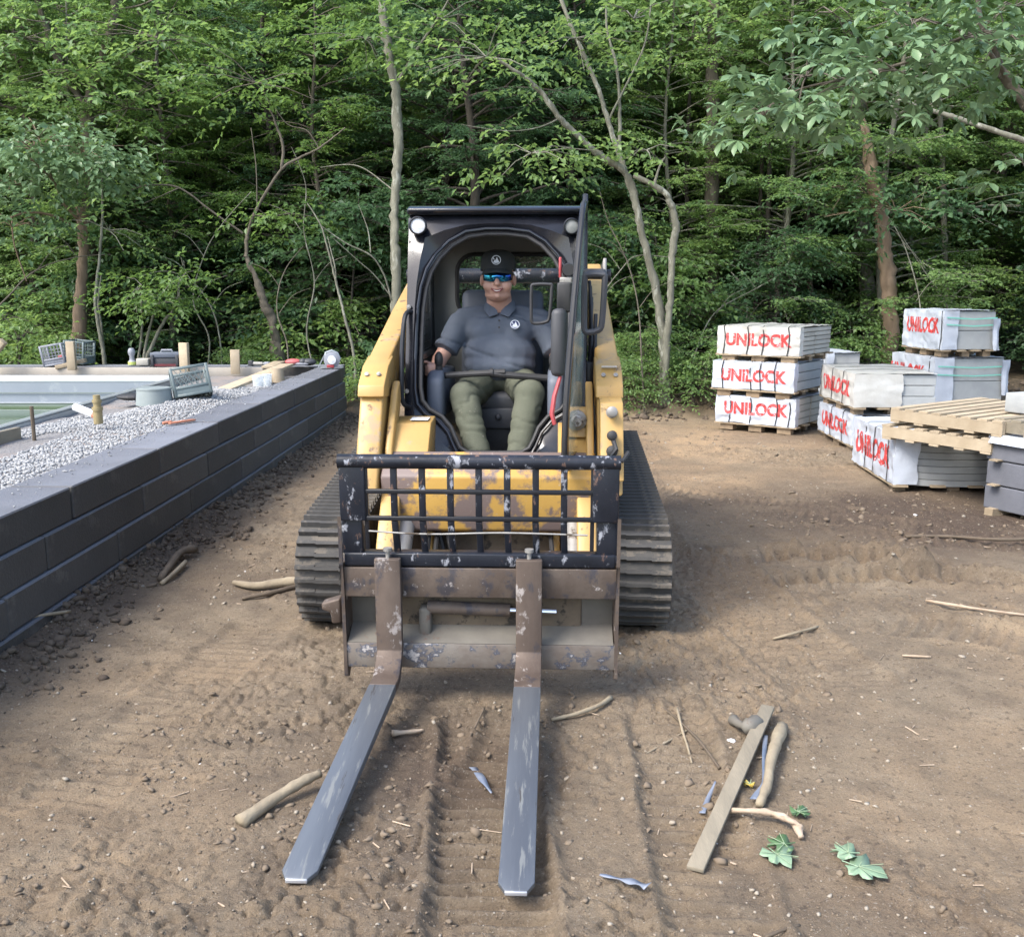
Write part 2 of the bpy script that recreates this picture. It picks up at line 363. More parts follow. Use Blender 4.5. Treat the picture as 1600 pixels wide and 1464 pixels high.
def ground_h(x, y):
    x = np.asarray(x, float); y = np.asarray(y, float)
    h = (fbm(x * .4 + 3, y * .4, 2) - .5) * .06
    h = h + (fbm(x * 2.1, y * 2.1 + 5, 3) - .5) * .045
    imp = 0 * x; msk = 0 * x
    for (x0, y0, x1, y1, wd, pit, dep, cv) in STRIPS:
        dx, dy = x1 - x0, y1 - y0; Ln = math.hypot(dx, dy); ux, uy = dx / Ln, dy / Ln
        s = (x - x0) * ux + (y - y0) * uy; t = -(x - x0) * uy + (y - y0) * ux
        t = t + cv * ((s / Ln - .5) ** 2 * 4) + (fbm(x * 3, y * 3, 2) - .5) * .04
        m = sstep(-.03, .03, wd / 2 - np.abs(t)) * sstep(0, .15, s) * sstep(0, .15, Ln - s)
        mm = m * sstep(.20, .40, fbm(x * 3.1 + 7, y * 3.1 + x0, 3))
        ph = s / pit + (fbm(x * 3, y * 3, 2) - .5) * .5 + t * t * 3
        wave = sstep(.2, .55, np.abs(((ph % 1) - .5) * 2))
        k_ = 1 - .8 * msk
        imp = imp - k_ * (dep * .6 * m + dep * 1.15 * mm * wave)
        imp = imp + k_ * np.exp(-((np.abs(t) - wd / 2 - .025) / .022) ** 2) * sstep(0, .2, s) * sstep(0, .2, Ln - s) * dep * 1.6 * fbm(x * 14, y * 14, 2)
        msk = np.maximum(msk, mm * min(1., dep / .025))
    cm = sstep(.42, .66, fbm(x * 1.0 + 40, y * 1.0 + 11, 3))
    cm = np.maximum(cm, .9 * np.exp(-(((x - 2.5) / 1.2) ** 2 + ((y - 7.2) / .9) ** 2)))
    cm = np.maximum(cm, np.exp(-(((x + 1.15) / .35) ** 2 + ((y - 3.45) / .3) ** 2)))
    cm = cm * (1 - .75 * msk)
    wob = (fbm(x * 6, y * 6, 2) - .5) * .6
    n = fbm(x * 13 + wob, y * 13 + wob, 3)
    flat = 1 - np.abs(2 * n - 1)
    fine = 1 - .6 * msk
    h = h + fine * (sstep(.5, .78, n) * .013 * (.1 + cm) - sstep(.86, .98, flat) * .014 * cm)
    h = h + fine * ((fbm(x * 34, y * 34, 3) - .5) * .011 * (.45 + cm) + sstep(.60, .72, fbm(x * 30 + 3, y * 30, 3)) * .010 * cm + (vn(x * 95, y * 95) - .5) * .004)
    h = h + imp
    # rut edge thrown up beside the left fork
    e = np.exp(-((x - (-.62 + (y - 2.4) * .22) - .22 + (fbm(x * 8, y * 8, 2) - .5) * .06) / .035) ** 2) * sstep(2.9, 3.1, y) * sstep(3.9, 3.6, y)
    h = h + e * .07 * fbm(x * 20, y * 20, 3)
    # soil pushed against the retaining wall
    d = x - wall_x(y)
    h = h + np.where(y < 13.5, np.exp(-(d / .16) ** 2) * (.03 + .11 * fbm(x * 5, y * 2.4 + 9, 3)) * (d > -.3), 0)
    # berm at the wood's edge, rising floor beyond
    h = h + sstep(12.4, 13.6, y + (fbm(x * .8, y * .3, 2) - .5) * .9) * (.10 + .35 * fbm(x * 1.6, y * 1.6, 3)) * (1 - .85 * sstep(-1.0, -2.3, x))
    r = np.hypot(x, y - 6)
    h = h + sstep(26, 90, y) * 9.0 + sstep(60, 200, r) * 5
    return h
def gz(x, y): return float(ground_h(np.array([x]), np.array([y]))[0])

def axis(parts):
    out = []
    for a, b, st in parts: out += list(np.arange(a, b, st))
    return np.array(out)
xs = np.concatenate([[-600, -300, -150, -80], axis([(-50, -12, 3.0), (-12, -3.2, .4), (-3.2, -1.35, .019), (-1.35, 1.5, .0095), (1.5, 4.2, .0165), (4.2, 7, .05), (7, 13, .3), (13, 50, 3.0)]), [50, 80, 150, 300, 600]])
ys = [-500, -250, -100, -50, -20, -8, -3, 0, 1.0, 1.5]; yy = 1.75
while yy < 14.5: ys.append(yy); yy += max(.0075, .0034 * yy)
while yy < 26: ys.append(yy); yy += .22
ys += [27, 29, 32, 36, 40, 45, 50, 57, 65, 75, 90, 110, 150, 250, 600]; ys = np.array(ys, float)
GX, GY = np.meshgrid(xs, ys); nx, ny = len(xs), len(ys)
H = ground_h(GX.ravel(), GY.ravel())
idx = np.arange(nx * ny).reshape(ny, nx)
F = np.stack([idx[:-1, :-1].ravel(), idx[:-1, 1:].ravel(), idx[1:, 1:].ravel(), idx[1:, :-1].ravel()], 1)
gx, gy = GX.ravel(), GY.ravel()
moist = np.clip(.95 * np.exp(-(((gx - 2.7) / 1.5) ** 2 + ((gy - 7.1) / 1.0) ** 2)) + .8 * np.exp(-((gx - wall_x(gy)) / .22) ** 2) + .55 * np.exp(-((gx + .35) / .45) ** 2 - ((gy - 3.1) / .9) ** 2) + .35 * sstep(.5, .7, fbm(gx * .9, gy * .9 + 31, 3)), 0, 1)
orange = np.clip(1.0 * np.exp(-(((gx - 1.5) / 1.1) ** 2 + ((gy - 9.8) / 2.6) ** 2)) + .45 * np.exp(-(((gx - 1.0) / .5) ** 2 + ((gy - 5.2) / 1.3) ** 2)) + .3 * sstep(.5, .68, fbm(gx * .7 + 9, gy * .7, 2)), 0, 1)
litter = sstep(12.6, 13.3, gy + (fbm(gx * 1.5, gy * 1.5, 3) - .5) * 1.2)
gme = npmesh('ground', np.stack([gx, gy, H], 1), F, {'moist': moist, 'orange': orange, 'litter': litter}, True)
def ground_mat():
    m = bpy.data.materials.new('compacted_earth'); m.use_nodes = True; n = m.node_tree; b = n.nodes['Principled BSDF']; L = n.links.new
    tc = n.nodes.new('ShaderNodeTexCoord')
    def noise(s, det=6, ro=.65):
        t = n.nodes.new('ShaderNodeTexNoise'); t.inputs['Scale'].default_value = s; t.inputs['Detail'].default_value = det; t.inputs['Roughness'].default_value = ro
        L(tc.outputs['Object'], t.inputs['Vector']); return t.outputs['Fac']
    def ramp(src, lo, hi, a=0, c=1):
        r = n.nodes.new('ShaderNodeMapRange'); r.inputs[1].default_value = lo; r.inputs[2].default_value = hi; r.inputs[3].default_value = a; r.inputs[4].default_value = c; L(src, r.inputs[0]); return r.outputs[0]
    def mix(f, a, c):
        x = n.nodes.new('ShaderNodeMix'); x.data_type = 'RGBA'; L(f, x.inputs[0])
        for i, v in ((6, a), (7, c)):
            if isinstance(v, tuple): x.inputs[i].default_value = (*v, 1)
            else: L(v, x.inputs[i])
        return x.outputs[2]
    def att(k):
        a = n.nodes.new('ShaderNodeAttribute'); a.attribute_name = k; return a.outputs['Fac']
    def mul(a, c):
        x = n.nodes.new('ShaderNodeMath'); x.operation = 'MULTIPLY'
        for i, v in ((0, a), (1, c)):
            if isinstance(v, (int, float)): x.inputs[i].default_value = v
            else: L(v, x.inputs[i])
        return x.outputs[0]
    base = mix(ramp(noise(1.3), .35, .65), (.225, .167, .106), (.25, .20, .138))
    base = mix(ramp(noise(5), .42, .62), base, (.165, .128, .088))
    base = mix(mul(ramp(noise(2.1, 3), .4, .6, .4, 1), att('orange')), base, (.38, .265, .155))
    base = mix(mul(ramp(noise(3.0), .2, .5, .5, 1), att('moist')), base, (.085, .060, .043))
    base = mix(ramp(noise(70, 3), .62, .70, 0, .55), base, (.34, .30, .245))
    base = mix(ramp(noise(38, 5), .565, .66, 0, .7), base, (.075, .055, .04))
    base = mix(ramp(noise(130, 4), .52, .66, 0, .5), base, (.09, .068, .05)); base = mix(ramp(noise(115, 4), .60, .70, 0, .5), base, (.38, .33, .27))
    base = mix(att('litter'), base, mix(ramp(noise(9), .4, .6), (.05, .038, .024), (.11, .08, .05)))
    L(base, b.inputs['Base Color'])
    L(ramp(noise(1.7), .3, .7, .97, .72), b.inputs['Roughness']); b.inputs['Specular IOR Level'].default_value = .3
    bp = n.nodes.new('ShaderNodeBump'); bp.inputs['Strength'].default_value = .85; bp.inputs['Distance'].default_value = .012; L(noise(55, 8, .7), bp.inputs['Height'])
    b2 = n.nodes.new('ShaderNodeBump'); b2.inputs['Strength'].default_value = .7; b2.inputs['Distance'].default_value = .012; L(noise(190, 4, .7), b2.inputs['Height']); L(bp.outputs[0], b2.inputs['Normal'])
    L(b2.outputs[0], b.inputs['Normal']); return m
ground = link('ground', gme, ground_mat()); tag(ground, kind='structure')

# clods and pebbles: small ico rocks joined
def ico():
    bm = bmesh.new(); bmesh.ops.create_icosphere(bm, subdivisions=1, radius=1)
    V = np.array([v.co[:] for v in bm.verts]); Fc = np.array([[v.index for v in f.verts] for f in bm.faces]); bm.free(); return V, Fc
ICO = ico()
OCT = (np.array([(1, 0, 0), (0, 1, 0), (-1, 0, 0), (0, -1, 0), (0, 0, 1), (0, 0, -1)], float), np.array([(0, 1, 4), (1, 2, 4), (2, 3, 4), (3, 0, 4), (1, 0, 5), (2, 1, 5), (3, 2, 5), (0, 3, 5)]))
def rocks(name, P, size, mat, parent=None, base=ICO, flat=.6, jag=.35):
    n = len(P); V0, F0 = base; k = len(V0)
    V = np.repeat(V0[None], n, 0) * (1 + (rng.random((n, k, 1)) - .5) * 2 * jag)
    V = V * (.6 + .8 * rng.random((n, 1, 3))) * np.array([1, 1, flat])
    a = rng.random(n) * 6.283; ca, sa = np.cos(a)[:, None], np.sin(a)[:, None]
    tl = (rng.random(n) - .5) * 1.2; ct, st = np.cos(tl)[:, None], np.sin(tl)[:, None]
    x, y, z = V[..., 0], V[..., 1], V[..., 2]
    y, z = y * ct - z * st, y * st + z * ct
    V = np.stack([x * ca - y * sa, x * sa + y * ca, z], -1) * size[:, None, None] + P[:, None, :]
    Fa = (F0[None] + (np.arange(n) * k)[:, None, None]).reshape(-1, F0.shape[1])
    me = npmesh(name, V.reshape(-1, 3), Fa, {'var': np.repeat(rng.random(n), k)})
    return link(name, me, mat, parent)
def varmat(name, cols, rough=.9, bump=.3, bscale=80):
    m = bpy.data.materials.new(name); m.use_nodes = True; n = m.node_tree; b = n.nodes['Principled BSDF']
    a = n.nodes.new('ShaderNodeAttribute'); a.attribute_name = 'var'; r = n.nodes.new('ShaderNodeValToRGB')
    els = r.color_ramp.elements
    for i, c in enumerate(cols):
        p = i / (len(cols) - 1)
        e = els[0] if i == 0 else els[1] if i == len(cols) - 1 else els.new(p)
        e.position = p; e.color = (*c, 1)
    n.links.new(a.outputs['Fac'], r.inputs[0]); n.links.new(r.outputs[0], b.inputs['Base Color']); b.inputs['Roughness'].default_value = rough
    b.inputs['Specular IOR Level'].default_value = .3
    return m
M['clods'] = varmat('earth_clods', [(.16, .122, .085), (.23, .18, .13), (.26, .215, .165), (.19, .15, .108)], 1)
M['darkclods'] = varmat('dark_soil_clods', [(.065, .05, .038), (.09, .07, .052), (.14, .11, .08)], 1)
M['pebbles'] = varmat('mixed_pebbles', [(.30, .27, .22), (.20, .175, .14), (.36, .33, .29), (.24, .21, .17), (.27, .22, .16)], .8)
M['gravel'] = varmat('crushed_limestone', [(.21, .215, .22), (.31, .31, .31), (.17, .175, .18), (.27, .26, .25), (.37, .37, .36)], .9)

def fan(n, y0=1.9, y1=12.8):
    """points on the ground in front of the camera, denser near"""
    y = y0 * (y1 / y0) ** rng.random(n); x = (rng.random(n) * 2 - 1) * y * .62
    k = x > wall_x(y) + .02; return x[k], y[k]
x, y = fan(26000); dens = fbm(x * 1.3 + 40, y * 1.3 + 11, 3)
dens = dens + .4 * np.exp(-(((x - 2.3) / 1.2) ** 2 + ((y - 7.2) / 1.2) ** 2)) + .35 * np.exp(-(((x + 1.15) / .4) ** 2 + ((y - 3.45) / .35) ** 2)) + .3 * np.exp(-(((x + .38) / .18) ** 2 + ((y - 3.1) / .6) ** 2))
k = rng.random(len(x)) < sstep(.50, .80, dens) * .55 + .015; x, y = x[k], y[k]
s = (.003 + .013 * rng.random(len(x)) ** 4) * (.7 + .10 * y)
tag(rocks('soil_clods', np.stack([x, y, ground_h(x, y) + s * .1], 1), s, 'clods', jag=.5), kind='stuff')
x, y = fan(26000); kk = rng.random(len(x)) < .25 + .75 * sstep(.35, .6, fbm(x * 2 + 3, y * 2, 3)); x, y = x[kk], y[kk]; s = .0012 + .0042 * rng.random(len(x)) ** 3; s = s * (.7 + .12 * y)
tag(rocks('soil_crumbs', np.stack([x, y, ground_h(x, y) + s * .2], 1), s, 'clods', base=OCT, jag=.4), kind='stuff')
x, y = fan(5200); s = (.0022 + .008 * rng.random(len(x)) ** 5) * (.7 + .10 * y)
tag(rocks('pebbles', np.stack([x, y, ground_h(x, y) + s * .2], 1), s, 'pebbles'), kind='stuff')
n = 3600; y = 3.6 + 9 * rng.random(n); d = np.abs(rng.normal(0, .15, n)) * (.3 + 1.3 * fbm(y * 1.7, y * 0 + 3, 2)); x = wall_x(y) + .02 + d
s = .004 + .024 * rng.random(n) ** 4
tag(rocks('dark_soil_along_wall', np.stack([x, y, ground_h(x, y) + s * .3 + .0 * y], 1), s, 'darkclods', flat=.75, jag=.5), kind='stuff')
n = 900; x = rng.random(n) * 7 + .8; y = 12.3 + rng.random(n) * 1.8; s = .01 + .05 * rng.random(n) ** 2
tag(rocks('forest_edge_clods', np.stack([x, y, ground_h(x, y) + s * .3], 1), s, 'darkclods'), kind='stuff')

# ------------------------------------------------------------------ RETAINING WALL of long dark blocks
wall = empty('retaining_wall', (wall_x(4), 4, 0), 0, 'low charcoal block retaining wall running back along the left of the dirt yard', 'wall')
BL, BH, BD = 1.22, .18, .33
dirw = Vector((.02045, 1, 0)).normalized(); nrm = Vector((-dirw.y, dirw.x, 0))  # nrm points into the patio (-x)
angw = -math.atan2(dirw.x, dirw.y)
def block_mesh(L, dep=BD, hgt=BH):
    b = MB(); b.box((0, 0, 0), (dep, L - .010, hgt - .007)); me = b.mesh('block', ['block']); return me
bcache = {}
def put_block(c, L, ang, dep=BD, par=wall, hgt=BH):
    key = (round(L, 2), dep, hgt)
    if key not in bcache: bcache[key] = block_mesh(L, dep, hgt)
    o = link('block', bcache[key], None, par); o.location = Vector(c) - par.location; o.rotation_euler = (random.uniform(-.003, .003), random.uniform(-.004, .004), ang + random.uniform(-.002, .002))
    bv = o.modifiers.new('bevel', 'BEVEL'); bv.width = .007; bv.segments = 1
WEND = 12.56
for ci, (zt, off) in enumerate(((.67, 5.03), (.49, 4.70), (.31, 5.49), (.13, 6.39))):
    ks = [off + k * BL for k in range(-10, 9)]
    for a in ks:
        b_ = a + BL
        if b_ < -2.2 or a > WEND - .05: continue
        b_ = min(b_, WEND); Lb = b_ - a
        if Lb < .1: continue
        ym = (a + b_) / 2
        c = Vector((wall_x(ym), ym, zt - BH / 2)) + nrm * (BD / 2 - .012 * ci + random.uniform(-.005, .005))
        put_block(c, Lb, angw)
# bottom course, mostly in the soil
for k in range(-4, 10):
    ym = 3.0 + k * BL
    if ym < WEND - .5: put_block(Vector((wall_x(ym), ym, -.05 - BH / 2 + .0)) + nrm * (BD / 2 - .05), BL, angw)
# dusty gravel fines lying on the top course
n = 900; y = 4 + 8.4 * rng.random(n); t = rng.random(n) ** .5; x = wall_x(y) - .02 - .3 * t; s = .002 + .007 * rng.random(n) ** 3
tag(rocks('grit_on_wall', np.stack([x, y, np.full(n, .6725)], 1), s, 'gravel', base=OCT), kind='stuff')

# far leg of the wall behind the pool
farw = empty('retaining_wall', (-5, 12.95, 0), 0, 'far leg of the charcoal block wall behind the pool, tools standing on it', 'wall')
for ci, (zt, off) in enumerate(((.67, 0), (.49, .5), (.31, .9))):
    for k in range(9):
        xr = wall_x(12.8) - .06 - .33 - off - k * BL if ci else wall_x(12.8) - .39 - k * BL
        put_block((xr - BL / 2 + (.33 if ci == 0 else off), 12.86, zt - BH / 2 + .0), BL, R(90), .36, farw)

# ------------------------------------------------------------------ PATIO FILL and POOL
def grav_h(x, y):
    x = np.asarray(x, float); y = np.asarray(y, float)
    return .585 + .05 * fbm(x * 1.2, y * 1.2, 3) + .075 * np.exp(-(((x + 2.95) / .35) ** 2 + ((y - 9.0) / 1.0) ** 2)) - .05 * np.exp(-(((x + 3.6) / .4) ** 2 + ((y - 8.6) / .8) ** 2)) + .018 * fbm(x * 9, y * 9, 2)
xa = np.arange(-3.86, -2.5, .03); ya = np.arange(-2.5, 10.6, .05); XX, YY = np.meshgrid(xa, ya)
ii = np.arange(XX.size).reshape(XX.shape); Fg = np.stack([ii[:-1, :-1].ravel(), ii[:-1, 1:].ravel(), ii[1:, 1:].ravel(), ii[1:, :-1].ravel()], 1)
XXw = XX.ravel() ; YYw = YY.ravel()
M['gravelbed'] = pm('gravel_bed', (.22, .215, .21), (.16, .15, .145), 40, .95, bump=.9, bscale=60, wear=((.25, .21, .185), .45, 1.3, .95))
tag(link('gravel_bed', npmesh('gravel_bed', np.stack([XXw, YYw, grav_h(XXw, YYw)], 1), Fg, None, True), 'gravelbed'), kind='structure')
n = 26000; y = 2.0 + 8.5 * rng.random(n); x = wall_x(y) - .335 - 1.16 * rng.random(n)
k = (fbm(x * 1.3 + 5, y * 1.3, 2) > .40) | (x > -3.25); x, y = x[k], y[k]; s = .006 + .007 * rng.random(len(x))
tag(rocks('gravel', np.stack([x, y, grav_h(x, y) + s * .35], 1), s, 'gravel', base=ICO, flat=.8, jag=.22), kind='stuff')
# soil slab beneath the far end of the terrace
tb = MB(); tb.box((-3.1, 11.45, .30), (1.35, 1.9, .54)); tb.build('terrace_base', 'gravelbed'); tag(bpy.data.objects['terrace_base'], kind='structure')

pool = empty('swimming_pool', (-6.4, 9, 0), 0, 'half finished swimming pool with pale liner walls and green water left of the gravel', 'pool')
def lp(o): o.location = Vector(o.location) - pool.location; return o
RX = -3.885
b = MB(); b.box((RX, 4.7, .640), (.085, 14.6, .012)); b.box((RX + .035, 4.7, .588), (.014, 14.6, .085)); b.box((RX + .060, 4.7, .545), (.06, 14.6, .010)); b.box((RX - .04, 4.7, .610), (.016, 14.6, .045))
lp(b.build('coping_rail', 'alu', pool, bevel=.003))
b = MB(); b.box((RX - .055, 4.6, .2), (.02, 14.2, .80)); lp(b.build('side_liner', 'liner_blue', pool))
b = MB(); b.box((-8.1, 11.72, .44), (8.4, .03, .26)); lp(b.build('end_liner', 'liner_blue', pool))
b = MB(); b.box((-8.1, 11.69, .19), (8.4, .03, .26)); lp(b.build('lower_liner', 'liner_green', pool))
b = MB(); b.box((-8.1, 11.67, .322), (8.4, .012, .008)); lp(b.build('liner_seam', 'coping_white', pool))
b = MB(); b.box((-8.1, 11.69, .437), (8.4, .01, .006)); lp(b.build('liner_seam', 'liner_green', pool))
b = MB(); b.box((-8.1, 11.80, .578), (8.4, .20, .03)); lp(b.build('end_coping', 'coping_white', pool, bevel=.006))
b = MB(); b.box((-8.1, 11.92, .606), (8.4, .10, .03)); lp(b.build('end_coping', 'coping_white', pool, bevel=.006))
b = MB(); b.box((-8.1, 12.02, .56), (8.4, .18, .09)); lp(b.build('bond_beam', 'beige', pool))
wm = bpy.data.materials.new('green_water'); wm.use_nodes = True; wb = wm.node_tree.nodes['Principled BSDF']
wb.inputs['Base Color'].default_value = (.045, .085, .012, 1); wb.inputs['Roughness'].default_value = .06
M['water'] = wm
b = MB(); b.box((-8.1, 4.7, .27), (8.3, 14.1, .02)); wo = lp(b.build('water', 'water', pool)); 
# formwork planks in front of the far leg
for k, (x0, x1) in enumerate(((-9.9, -6.62), (-6.60, -3.15))):
    b = MB(); b.box(((x0 + x1) / 2, 12.50, .60), (x1 - x0, .04, .14)); 
    tag(b.build('formwork_plank', 'beige', bevel=.003), ('left' if k == 0 else 'right') + ' long beige formwork plank set on edge behind the white pool coping', 'plank')
b = MB(); b.box((0, 0, 0), (.04, 1.35, .19)); o = b.build('formwork_board', 'wood_grey', bevel=.003, loc=(-3.62, 6.35, .60), rot=(0, 0, R(-6))); tag(o, 'grey brown board standing on edge in the gravel at the left edge', 'board')
b = MB(); b.tube([(0, 0, -.3), (0, 0, .19)], .014, 8); o = b.build('rebar_stake', 'stick_dark', loc=(-3.42, 6.98, .66)); tag(o, 'thin dark iron stake standing up out of the gravel', 'stake')

def post(px, py0, py1, Y, wpx, label, lean=0):
    a = at(px, py1, Y); t = at(px, py0, Y); wd = wpx * Y / FPX
    b = MB(); b.box((0, 0, (t.z - a.z) / 2), (wd, wd * .55, t.z - a.z + .02)); o = b.build('wooden_post', 'wood_new', bevel=.004, loc=(a.x, Y, a.z), rot=(0, lean, random.uniform(-.2, .2))); tag(o, label, 'post')
post(113, 535, 577, 12.40, 13, 'pale lumber post in front of the grey wire crate')
post(289, 537, 579, 12.38, 14, 'pale lumber post right of the dark red toolbox', .01)
post(368, 548, 583, 12.36, 14, 'short pale lumber post standing alone midway along the pool edge', .02)
def plank(name, a, b_, wx, wz, mat, label, cat='plank'):
    a, b_ = Vector(a), Vector(b_); m = MB(); m.bar((0, 0, 0), b_ - a, wx, wz); o = m.build(name, mat, bevel=.003, loc=a); return tag(o, label, cat)
plank('sloping_plank', at(338, 614, 9.9), at(449, 570, 12.2), .16, .03, 'wood_new', 'long pale plank sloping up to the wall top beside the glass jars')
plank('short_plank', at(418, 574, 12.0), at(437, 566, 12.6), .15, .03, 'wood_new', 'short bright plank end lying beside the sloping plank on the wall')
plank('wood_block', at(88, 574, 12.5), at(134, 563, 12.55), .10, .05, 'wood_new', 'thin pale batten lying beneath the wire crate on the far wall')
plank('tilted_lumber', at(-30, 575, 12.3), at(5, 533, 12.3), .10, .09, 'wood_new', 'pale lumber end leaning in at the left edge above the pool', 'lumber')

# two jars, cream bucket end, pale block, grey bucket
def lathe_obj(name, prof, mat, loc, label, cat, rot=None, seg=24):
    b = MB(); b.lathe(prof, seg=seg); o = b.build(name, mat, loc=loc, rot=rot, smooth=True); return tag(o, label, cat)
def cup(r0, r1, h, t=.004): return [(0, 0), (r0, 0), (r1, h), (r1 - t, h), (r0 - t, t), (0, t)]
p = at(404, 611, 10.6); lathe_obj('glass_jar', cup(.055, .06, .17), 'clear', p, 'left clear plastic jar standing in the gap behind the gravel', 'jar')
p = at(418, 604, 10.9); lathe_obj('glass_jar', cup(.045, .055, .14), 'clear', p, 'right smaller clear plastic jar beside the sloping plank', 'jar')
p = at(434, 597, 11.3); lathe_obj('cream_bucket', [(0, 0), (.085, 0), (.075, .06), (.07, .16), (0, .165)], 'wood_new', p, 'cream coloured upturned tub under the upper end of the sloping plank', 'tub')
p = at(242, 632, 8.7); bk = empty('grey_bucket', p, .2, 'pale grey upturned bucket half buried in gravel beside the milk crate', 'bucket')
b = MB(); b.lathe([(0, .15), (.135, .15), (.145, .14), (.155, .05), (.16, 0), (0, 0)], seg=28); b.build('tub', 'bucketgrey', bk, smooth=True)
b = MB(); b.lathe([(.142, .135), (.15, .135), (.15, .148), (.142, .148)], seg=28); b.build('rim', 'bucketgrey', bk, smooth=True)
b = MB(); b.ell((0, 0, 0), (.14, .10, .035)); o = b.build('dark_rag', 'rubber_clean', loc=at(206, 620, 9.0)); tag(o, 'dark bundled cloth lying left of the grey bucket', 'cloth')
# white pipe end with orange cap
b = MB(); b.tube([(0, 0, 0), (.22, -.13, -.05)], .033, 14); o = b.build('white_pipe', 'white', loc=at(118, 640, 8.2) + Vector((0, 0, .02)), smooth=True); tag(o, 'short white pipe with an orange end lying in the gravel', 'pipe')
b = MB(); b.tube([(.21, -.124, -.048), (.245, -.145, -.057)], .037, 14); b.build('cap', 'orange', o, smooth=True)
p = at(154, 662, 7.35); o = lathe_obj('ochre_pipe_riser', [(0, 0), (.034, 0), (.034, .10), (.040, .10), (.040, .125), (.028, .125), (.028, .16), (.035, .16), (.035, .18), (.026, .18), (.026, .215), (0, .215)], 'ochre', p, 'ochre stepped pipe riser standing up in the gravel', 'pipe')
p = atz(258, 665, .665); b = MB(); b.box((.10, .12, .008), (.045, .24, .014), (0, 0, -.55)); b.tube([(0, 0, .012), (.05, .05, .015)], .013, 8)
o = b.build('orange_trowel', 'orange', loc=p + Vector((.0, -.05, .012)), bevel=.006); tag(o, 'orange handled hand tool lying on the wall top beside the gravel', 'tool')

def crate(loc, rz, tilt, size, mat, label, lattice=True):
    r = empty('plastic_crate', loc, rz, label, 'crate'); r.rotation_euler = (tilt[0], tilt[1], rz)
    x, y, z = size; t = .012
    b = MB()
    for sx in (-1, 1):
        for sy in (-1, 1): b.box((sx * (x / 2 - t), sy * (y / 2 - t), z / 2), (2 * t, 2 * t, z))
    for zz in (t, z * .30, z - t):
        for s_ in (-1, 1):
            b.box((0, s_ * (y / 2 - t * .5), zz), (x - 4 * t, t, 2 * t)); b.box((s_ * (x / 2 - t * .5), 0, zz), (t, y - 4 * t, 2 * t))
    b.build('frame', mat, r, bevel=.002, seg=1)
    b = MB(); n_ = 7
    for s_ in (-1, 1):
        for k in range(n_):
            u = -x / 2 + x * (k + .5) / n_; hh = z * .68
            if lattice:
                b.bar((u - .02, s_ * (y / 2 - .006), z * .3), (min(u + hh * .5, x / 2 - .01), s_ * (y / 2 - .006), z * .3 + min(hh, (x / 2 - .01 - u + .02) / .52 * 1.0)), .005, .005)
                b.bar((u + .02, s_ * (y / 2 - .006), z * .3), (max(u - hh * .5, -x / 2 + .01), s_ * (y / 2 - .006), z * .3 + min(hh, (u + .02 + x / 2 - .01) / .52)), .005, .005)
            else: b.box((u, s_ * (y / 2 - .005), z / 2), (.005, .006, z))
            v = -y / 2 + y * (k + .5) / n_
            b.box((s_ * (x / 2 - .005), v, z / 2), (.006, .005, z))
    if not lattice:
        for zz in (.15, .45, .6, .75): 
            for s_ in (-1, 1): b.box((0, s_ * (y / 2 - .005), z * zz), (x, .006, .005)); b.box((s_ * (x / 2 - .005), 0, z * zz), (.006, y, .005))
    g = b.build('lattice', mat, r)
    b = MB(); b.box((0, 0, z * .15), (x - 3 * t, y - 3 * t, .004))
    for s_ in (-1, 1): b.box((0, s_ * (y / 2 - .008), z * .16), (x - 3 * t, .006, z * .24)); b.box((s_ * (x / 2 - .008), 0, z * .16), (.006, y - 3 * t, z * .24))
    b.build('solid_base', mat, r)
    return r
crate(at(303, 622, 8.9), R(22), (R(-16), R(-8), 0), (.33, .33, .27), 'crate', 'grey green milk crate tipped on the gravel beside the grey bucket')
crate(at(91, 570, 12.8), R(8), (0, R(-9), 0), (.28, .3, .27), 'cratel', 'light grey wire crate with a red object inside left of the post', False)
crate(at(124, 567, 12.9), R(-6), (0, R(5), 0), (.28, .3, .29), 'crate', 'darker grey crate behind the lumber post on the far wall', False)
b = MB(); b.box((0, 0, 0), (.10, .1, .09)); tag(b.build('red_box', 'red', loc=at(99, 560, 12.85), bevel=.01), 'small red box inside the light grey wire crate', 'box')
# toolbox
m_maroon = pm('maroon_plastic', (.16, .03, .035), (.12, .025, .03))
tb_ = empty('toolbox', at(262, 572, 12.8), R(4), 'dark grey and red plastic toolbox on the far wall', 'toolbox')
b = MB(); b.box((0, 0, .055), (.34, .22, .11)); b.build('lower_box', 'interior', tb_, bevel=.01)
b = MB(); b.box((0, 0, .145), (.37, .24, .07)); b.build('lid', 'seatblue', tb_, bevel=.012)
b = MB(); b.tube([(-.07, 0, .18), (-.065, 0, .205), (.065, 0, .205), (.07, 0, .18)], .013, 8); b.build('handle', 'cratel', tb_)
for sx in (-.155, .155):
    b = MB(); b.box((sx, -.125, .08), (.035, .02, .14)); b.build('latch', 'interior', tb_, bevel=.004)
b = MB(); b.box((0, -.117, .02), (.30, .012, .03)); b.build('red_band', m_maroon, tb_)
b = MB(); b.box((0, 0, .045), (.16, .12, .09)); o = b.build('limestone_block', 'paver_tan', loc=at(225, 571, 12.75), bevel=.012); tag(o, 'small pale squared stone between the figurine and the toolbox', 'stone')
p = at(207, 571, 12.8); o = lathe_obj('garden_spray_bottle', [(0, 0), (.05, 0), (.05, .05), (.032, .07), (.03, .12), (.045, .15), (.045, .19), (.03, .22), (0, .225)], 'cratel', p, 'small bottle with a round head and yellow green base on the wall', 'bottle')
b = MB(); b.lathe([(.051, .008), (.053, .01), (.053, .045), (.051, .047)]); m_ = pm('lime_plastic', (.5, .6, .15), (.45, .52, .14)); b.build('base_band', m_, o)
